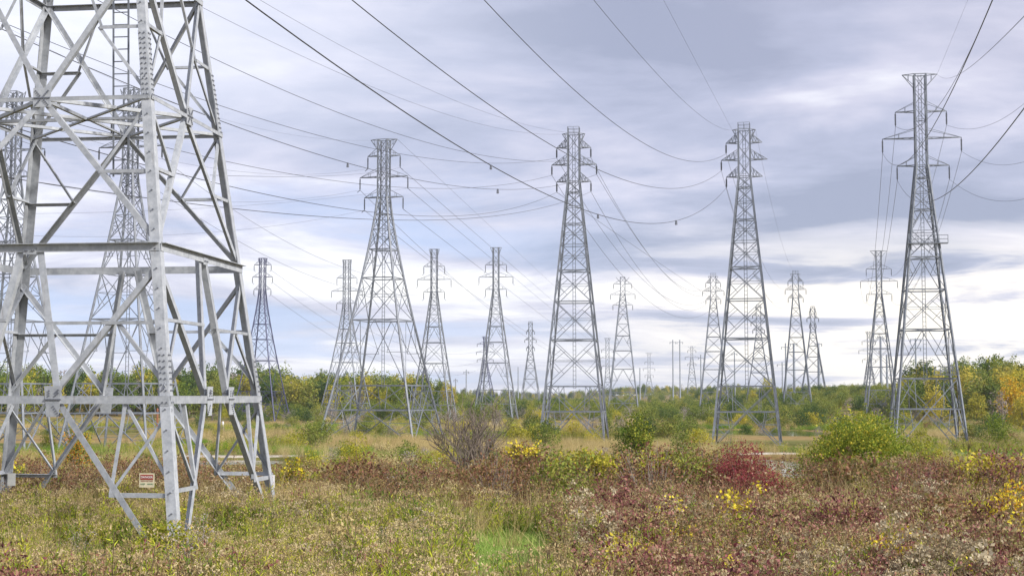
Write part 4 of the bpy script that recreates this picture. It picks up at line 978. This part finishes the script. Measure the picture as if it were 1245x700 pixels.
hero('leafy_shrub', 95, 520, 75, 56, [ORA, OLV], 2600, .09, 'rusty yellow bush seen through the legs of the huge near pylon', 'bush', blobs=8, twigy=120, extra=(1200, .1, 1))
hero('leafy_shrub', 20, 563, 44, 55, [OLV, YEL], 2200, .07, 'dark bush with yellow leaves behind the leftmost leg of the near pylon', 'bush', blobs=7, extra=(400, .2, 1))
# bare tree
BARKT = simple('tan_bark', (.11, .085, .07), .9, c2=(.21, .17, .14), sc=9)
def bare_tree():
    Y = 70; X = atpx(577, Y); zg = float(gz(X, Y)); h = unproj(577, 486, Y=Y)[2] - zg; t_ = PM(); tw = PM()
    def grow(p, d, ln, r, lvl):
        pts, dd = walk(p, d, ln, 4, .09 + .03 * lvl, .09); (t_ if lvl < 2 else tw).twig(pts, max(r, .013), max(r * .6, .010), 0, 5 if lvl < 2 else 3)
        if lvl >= 4: return
        for k in range(4 if lvl < 2 else 3):
            f = R.integers(1, 5); a = unit(np.cross(dd, R.normal(size=3))); sp = R.uniform(.3, .62) if lvl < 2 else R.uniform(.45, .9); grow(pts[f], dd + a * sp, ln * R.uniform(.62, .82), r * .5, lvl + 1)
    for k in range(5):
        a = k * 1.26 + .4; grow((math.cos(a) * .1, math.sin(a) * .1, -.4), (math.cos(a) * .26, math.sin(a) * .26, 1), h * .46, .10, 0)
    r = empty('bare_tree', (X, Y, zg), 0, label='leafless grey-brown tree with a wide fan of fine twigs, left of centre', cat='tree')
    link('trunk', t_.mesh('trunk', [BARKT]), r); link('twigs', tw.mesh('twigs', [BARKT]), r)
bare_tree()

# kinds shared by many plants
K_ = {}
def kind(key, cnt, *a, **k): K_[key] = [make_plant(key, *a, **k) for _ in range(cnt)]
kind('mauve', 4, 2.2, 1.5, 2400, .065, [MAUVE], blobs=9, twigy=110); kind('brown', 4, 2.2, 1.6, 2400, .06, [BRN], blobs=9, twigy=150, bark=BARKG)
kind('twiggy', 2, 2.2, 1.6, 420, .06, [GRYT], blobs=8, twigy=260, bark=BARKG)
kind('yg', 3, 4.2, 3.0, 1700, .19, [YG], blobs=9); kind('olive', 3, 5.0, 3.6, 1700, .22, [OLV], blobs=9); kind('dgreen', 2, 5.0, 4.0, 1700, .22, [DGR], blobs=9); kind('greyb', 2, 4.4, 3.2, 800, .16, [GRYT], blobs=8, bark=BARKG)
kind('tanb', 2, 4.0, 2.4, 1300, .2, [TAN], blobs=8); kind('rust', 2, 3.4, 2.0, 1300, .17, [BRN], blobs=8)
for kk, m_ in (('tree_dark', DGR), ('tree_olive', OLV), ('tree_green', GT), ('tree_yg', YG), ('tree_yellow', GOLDT), ('tree_rust', ORA)):
    kind(kk, 2, 7.5, 11, 1900, .50, [m_], trunk=True, z0=1.4, blobs=13)
kind('tree_bare', 2, 6.5, 10, 380, .4, [GRYT], trunk=True, z0=2.5, blobs=10, bark=BARKG)
NAM = {'mauve': ('mauve_shrub', 'mauve-leaved shrub', 'bush'), 'brown': ('brown_shrub', 'brown twiggy shrub', 'bush'), 'twiggy': ('twiggy_shrub', 'grey leafless twiggy shrub', 'bush'), 'yg': ('scrub_bush', 'yellow-green scrub bush', 'bush'), 'olive': ('scrub_bush', 'olive green scrub bush', 'bush'), 'dgreen': ('scrub_bush', 'dark green scrub bush', 'bush'), 'greyb': ('scrub_bush', 'grey leafless scrub bush', 'bush'), 'tanb': ('scrub_bush', 'straw-coloured scrub bush', 'bush'), 'rust': ('scrub_bush', 'rust-brown scrub bush', 'bush'),
 'tree_dark': ('woodland_tree', 'dark green tree', 'tree'), 'tree_olive': ('woodland_tree', 'olive green tree', 'tree'), 'tree_green': ('woodland_tree', 'bright green tree', 'tree'), 'tree_yg': ('woodland_tree', 'yellow-green tree', 'tree'), 'tree_yellow': ('woodland_tree', 'golden yellow tree', 'tree'), 'tree_rust': ('woodland_tree', 'rusty orange tree', 'tree'), 'tree_bare': ('woodland_tree', 'pale half-bare tree', 'tree')}
def plant(key, X, Y, s, where, group, sz=1.0):
    nm, lb, ct = NAM[key]; ms = K_[key][rnd.randrange(len(K_[key]))]
    return put(nm, ms, X, Y, rnd.uniform(0, 6.28), (s * rnd.uniform(.9, 1.1), s * rnd.uniform(.9, 1.1), s * sz), label=f'{lb} {where}', cat=ct, group=group)
# the brush band between the foreground meadow and the marsh
for x0, x1, ya, yb, top, keys, cnt, where in [(395, 610, 38.5, 46, 553, ('brown', 'mauve', 'rust', 'twiggy', 'olive', 'yg'), 14, 'in the brush band between near pylon and bare tree'),
        (600, 862, 38.5, 46, 543, ('brown', 'rust', 'brown', 'mauve', 'olive', 'yg'), 20, 'in the brush band in front of the central pylon'),
        (30, 235, 41, 47, 560, ('mauve', 'brown', 'mauve'), 15, 'behind the legs of the huge near pylon'),
        (1030, 1255, 38.5, 46, 551, ('brown', 'mauve', 'yg', 'rust', 'olive', 'brown'), 18, 'in the brush band in front of the green tree'),
        (850, 1020, 34, 38, 601, ('mauve', 'brown'), 6, 'at the foot of the red sumac'),
        (700, 880, 50, 64, 553, ('brown', 'twiggy', 'mauve'), 9, 'on the slope behind the central brush band'),
        (240, 300, 41, 46, 572, ('brown', 'mauve'), 3, 'between the right-hand legs of the near pylon'),
        (1090, 1250, 50, 66, 553, ('brown', 'mauve', 'brown'), 8, 'on the slope right of the green tree')]:
    for k in range(cnt):
        Y = rnd.uniform(ya, yb); px = x0 + (x1 - x0) * (k + rnd.uniform(.2, .8)) / cnt; X = atpx(px, Y); zt = unproj(px, top + rnd.uniform(-9, 24), Y=Y)[2]; h = max(.7, zt - float(gz(X, Y)))
        key = keys[rnd.randrange(len(keys))]; base = {'rust': 2.0, 'olive': 3.6, 'yg': 3.0}.get(key, 1.55)
        if 945 < px < 1000 and Y > 38 and top < 590: continue
        plant(key, X, Y, h / base, where, 'shrubs of the brush band')
# low bushes standing a little above the foreground meadow
for x0, x1, y0_, y1_, cnt, keys, where in [(660, 1250, 17, 36, 44, ('mauve', 'mauve', 'brown', 'rust', 'mauve', 'yg'), 'standing above the right foreground weeds'), (0, 190, 15.5, 18.5, 6, ('mauve', 'mauve'), 'at the lower left corner of the view'), (225, 300, 21, 23, 2, ('mauve', 'brown'), 'in the meadow in front of the near pylon'),
        (370, 640, 15.5, 18, 6, ('mauve', 'yg', 'brown'), 'at the bottom edge left of centre'), (60, 620, 19, 34, 13, ('yg', 'yg', 'twiggy', 'tanb'), 'standing among the goldenrod on the left')]:
    for k in range(cnt):
        Y = rnd.uniform(y0_, y1_); px = rnd.uniform(x0, x1); X = atpx(px, Y)
        if abs(px - 610) < 110 and 20 < Y < 36: continue
        key = rnd.choice(keys); base = {'rust': 2.0, 'yg': 3.0, 'tanb': 2.4}.get(key, 1.55); plant(key, X, Y, rnd.uniform(.72, 1.18) / base * (.82 if Y < 20 else 1), where, 'low bushes in the foreground meadow', 1.0)
# scrub over the marsh
BL = []
for k in range(38):
    Y = rnd.uniform(52, 88); px = 345 + 900 * (k + rnd.random()) / 38
    if 925 < px < 1015 or 530 < px < 620: continue
    plant(rnd.choice(['yg', 'olive', 'yg', 'rust', 'greyb']), atpx(px, Y), Y, rnd.uniform(.38, .62), 'on the slope between brush band and marsh', 'shrubs of the brush band')
def free(X, Y, r):
    for px_, py_, rx, ry, ph in PONDS:
        if ((X - px_) / (rx + 2)) ** 2 + ((Y - py_) / (ry + 3)) ** 2 < 1.1: return False
        if Y < py_ and abs(X - px_ * Y / py_) < rx * .8 and Y > py_ * .72: return False
    if abs(Y - 168) < 7: return False
    return all((X - a) ** 2 + (Y - b) ** 2 > (r + c) ** 2 for a, b, c in BL)
spots = []
def region(px0, px1, y0, y1, cnt, keys, s0, s1, where):
    n = 0; tries = 0
    while n < cnt and tries < cnt * 40:
        tries += 1; Y = math.exp(rnd.uniform(math.log(y0), math.log(y1))); px = rnd.uniform(px0, px1); X = atpx(px, Y)
        s = rnd.uniform(s0, s1)
        if not free(X, Y, 1.0 * s): continue
        BL.append((X, Y, 1.0 * s)); plant(rnd.choice(keys), X, Y, s, where, 'scrub bushes over the marsh'); n += 1
region(330, 665, 88, 162, 36, ('yg', 'yg', 'olive', 'tanb', 'greyb'), .42, .78, 'in the marsh left of centre, before the gravel track')
region(640, 880, 90, 165, 28, ('yg', 'yg', 'olive', 'tanb', 'greyb', 'rust'), .42, .78, 'in the marsh around the central pylon foot')
region(1090, 1245, 95, 190, 16, ('yg', 'rust', 'tanb', 'rust'), .35, .6, 'in the marsh around the foot of the tallest pylon')
region(350, 680, 178, 330, 42, ('yg', 'yg', 'olive', 'greyb', 'tanb'), .6, 1.05, 'behind the gravel track left of centre')
region(640, 880, 175, 330, 30, ('yg', 'olive', 'olive', 'dgreen', 'greyb', 'tanb'), .65, 1.1, 'behind the central pylon')
region(980, 1245, 200, 330, 20, ('olive', 'yg', 'dgreen', 'tanb', 'rust'), .6, 1.1, 'in the field before the right-hand woods')
region(0, 340, 190, 400, 14, ('yg', 'olive', 'tanb', 'dgreen'), .5, .9, 'in the flat field behind the near pylon')
region(850, 1000, 300, 420, 18, ('olive', 'dgreen', 'yg', 'greyb'), .8, 1.3, 'on the far bank of the far pond')
region(480, 1080, 330, 520, 62, ('olive', 'olive', 'dgreen', 'yg', 'greyb', 'olive'), .9, 1.45, 'on the low ridge along the middle of the horizon')
region(330, 560, 330, 460, 26, ('greyb', 'dgreen', 'olive', 'greyb'), .8, 1.2, 'at the foot of the left-hand woods')
region(1000, 1245, 300, 380, 22, ('olive', 'dgreen', 'greyb', 'yg'), .8, 1.2, 'at the foot of the right-hand woods')
# woods
def wood(px0, px1, y0, y1, top, cnt, keys, where, jit=7):
    for k in range(cnt):
        px = px0 + (px1 - px0) * (k + rnd.uniform(0, 1)) / cnt; Y = rnd.uniform(y0, y1); X = atpx(px, Y); tp = top(px) if callable(top) else top
        f = (Y - y0) / (y1 - y0); zt = unproj(px, tp + (1 - f) * 22 + rnd.uniform(-jit, jit) * .7, Y=Y)[2]; h = min(17, max(5, zt - float(gz(X, Y)))); plant(rnd.choice(keys), X, Y, h / 11.2, where, 'trees of the woods')
ltop = lambda px: np.interp(px, [0, 60, 130, 200, 330, 375, 440, 500, 545], [434, 437, 438, 435, 442, 439, 443, 450, 461])
rtop = lambda px: np.interp(px, [1085, 1105, 1130, 1180, 1245, 1300], [460, 440, 437, 432, 430, 429])
wood(-30, 345, 465, 580, ltop, 78, ('tree_dark', 'tree_olive', 'tree_yg', 'tree_green', 'tree_yellow', 'tree_dark', 'tree_olive', 'tree_olive', 'tree_green', 'tree_bare'), 'in the woods behind the huge near pylon')
wood(325, 545, 460, 560, ltop, 44, ('tree_yg', 'tree_olive', 'tree_green', 'tree_dark', 'tree_olive', 'tree_yellow', 'tree_bare'), 'in the woods behind the bare-tree pylon')
wood(1088, 1275, 350, 450, rtop, 60, ('tree_dark', 'tree_olive', 'tree_yg', 'tree_bare', 'tree_green', 'tree_yellow', 'tree_olive', 'tree_bare'), 'in the right-hand woods behind the tallest pylon')
wood(915, 950, 560, 620, 457, 6, ('tree_dark', 'tree_olive', 'tree_yg'), 'standing above the scrub behind the sumac pylon')
wood(972, 1016, 560, 620, 464, 7, ('tree_dark', 'tree_olive'), 'standing above the scrub right of the far pond pylon')
wood(240, 262, 400, 410, 441, 2, ('tree_green', 'tree_olive'), 'tall and close behind the near pylon right legs')
for px, tp, Y, key, where in [(1137, 466, 330, 'tree_yellow', 'narrow, standing out bright right of the tallest pylon'), (1187, 474, 318, 'tree_yellow', 'small one before the right-hand woods'), (1232, 452, 300, 'tree_rust', 'large one at the right edge'), (1218, 462, 292, 'tree_bare', 'brownish one beside the large orange tree'), (1243, 478, 260, 'tree_yellow', 'lower one at the very right edge')]:
    X = atpx(px, Y); h = unproj(px, tp, Y=Y)[2] - float(gz(X, Y)); plant(key, X, Y, h / 11.2, where, None)
# the far scrub and forest nobody could count
def far_src(key, meshes):
    SRC[key] = bpy.data.collections.new('plant_sources_' + key)
    for k, (a, b) in enumerate(meshes):
        for j, m_ in enumerate((a,)): SRC[key].objects.link(bpy.data.objects.new(f'{key}_{k}_{j}', m_))
far_src('fs', K_['olive'][:2] + K_['dgreen'][:1] + K_['yg'][:1] + K_['greyb'][:1] + K_['olive'][2:]); far_src('fw', K_['tree_olive'] + K_['tree_dark'] + K_['tree_yg'] + K_['tree_green'][:1] + K_['tree_bare'][:1])
def wedge(n, px0, px1, y0, y1):
    y = np.exp(R.uniform(math.log(y0), math.log(y1), n)); px = R.uniform(px0, px1, n); return np.stack([(px - 622.5) / F * y, y], 1)
scatter('far_scrub', 'fs', wedge(2600, 250, 1320, 400, 1500), 1.2, 'olive and grey scrub covering the far flats to the horizon', 'scrub', .05)
scatter('field_scrub', 'fs', wedge(260, -60, 1320, 250, 430), .45, 'low olive tufts dotted over the middle distance', 'scrub', .05)
scatter('horizon_wood', 'fw', wedge(900, 200, 1320, 1500, 2400), .95, 'thin dark line of woods closing the horizon', 'woods', .04)
scatter('left_far_wood', 'fw', wedge(420, -120, 520, 500, 640), .95, 'deep mass of autumn woods filling the left horizon', 'woods', .04)
scatter('right_far_wood', 'fw', wedge(300, 1095, 1400, 380, 560), .72, 'deep mass of autumn woods filling the right horizon', 'woods', .04)
# ---------------------------------------------------------------- the air: far things fade a little
b = MB(); HX, HY0, HY1, HZ0, HZ1 = 3400, -120, 4600, -6.5, 70
b.add([(-HX, HY0, HZ0), (HX, HY0, HZ0), (HX, HY1, HZ0), (-HX, HY1, HZ0), (-HX, HY0, HZ1), (HX, HY0, HZ1), (HX, HY1, HZ1), (-HX, HY1, HZ1)], [(3, 2, 1, 0), (4, 5, 6, 7), (0, 1, 5, 4), (1, 2, 6, 5), (2, 3, 7, 6), (3, 0, 4, 7)])
hm, ht = mat('haze_air'); ht.nodes.remove(ht.nodes['Principled BSDF']); pv = ht.nodes.new('ShaderNodeVolumePrincipled'); pv.inputs['Color'].default_value = (.86, .91, 1, 1); pv.inputs['Density'].default_value = .00008; pv.inputs['Anisotropy'].default_value = .2
ht.links.new(pv.outputs[0], ht.nodes['Material Output'].inputs['Volume']); tag(b.build('haze', hm), 'thin pale blue air between the far pylons', 'haze', kind='stuff')
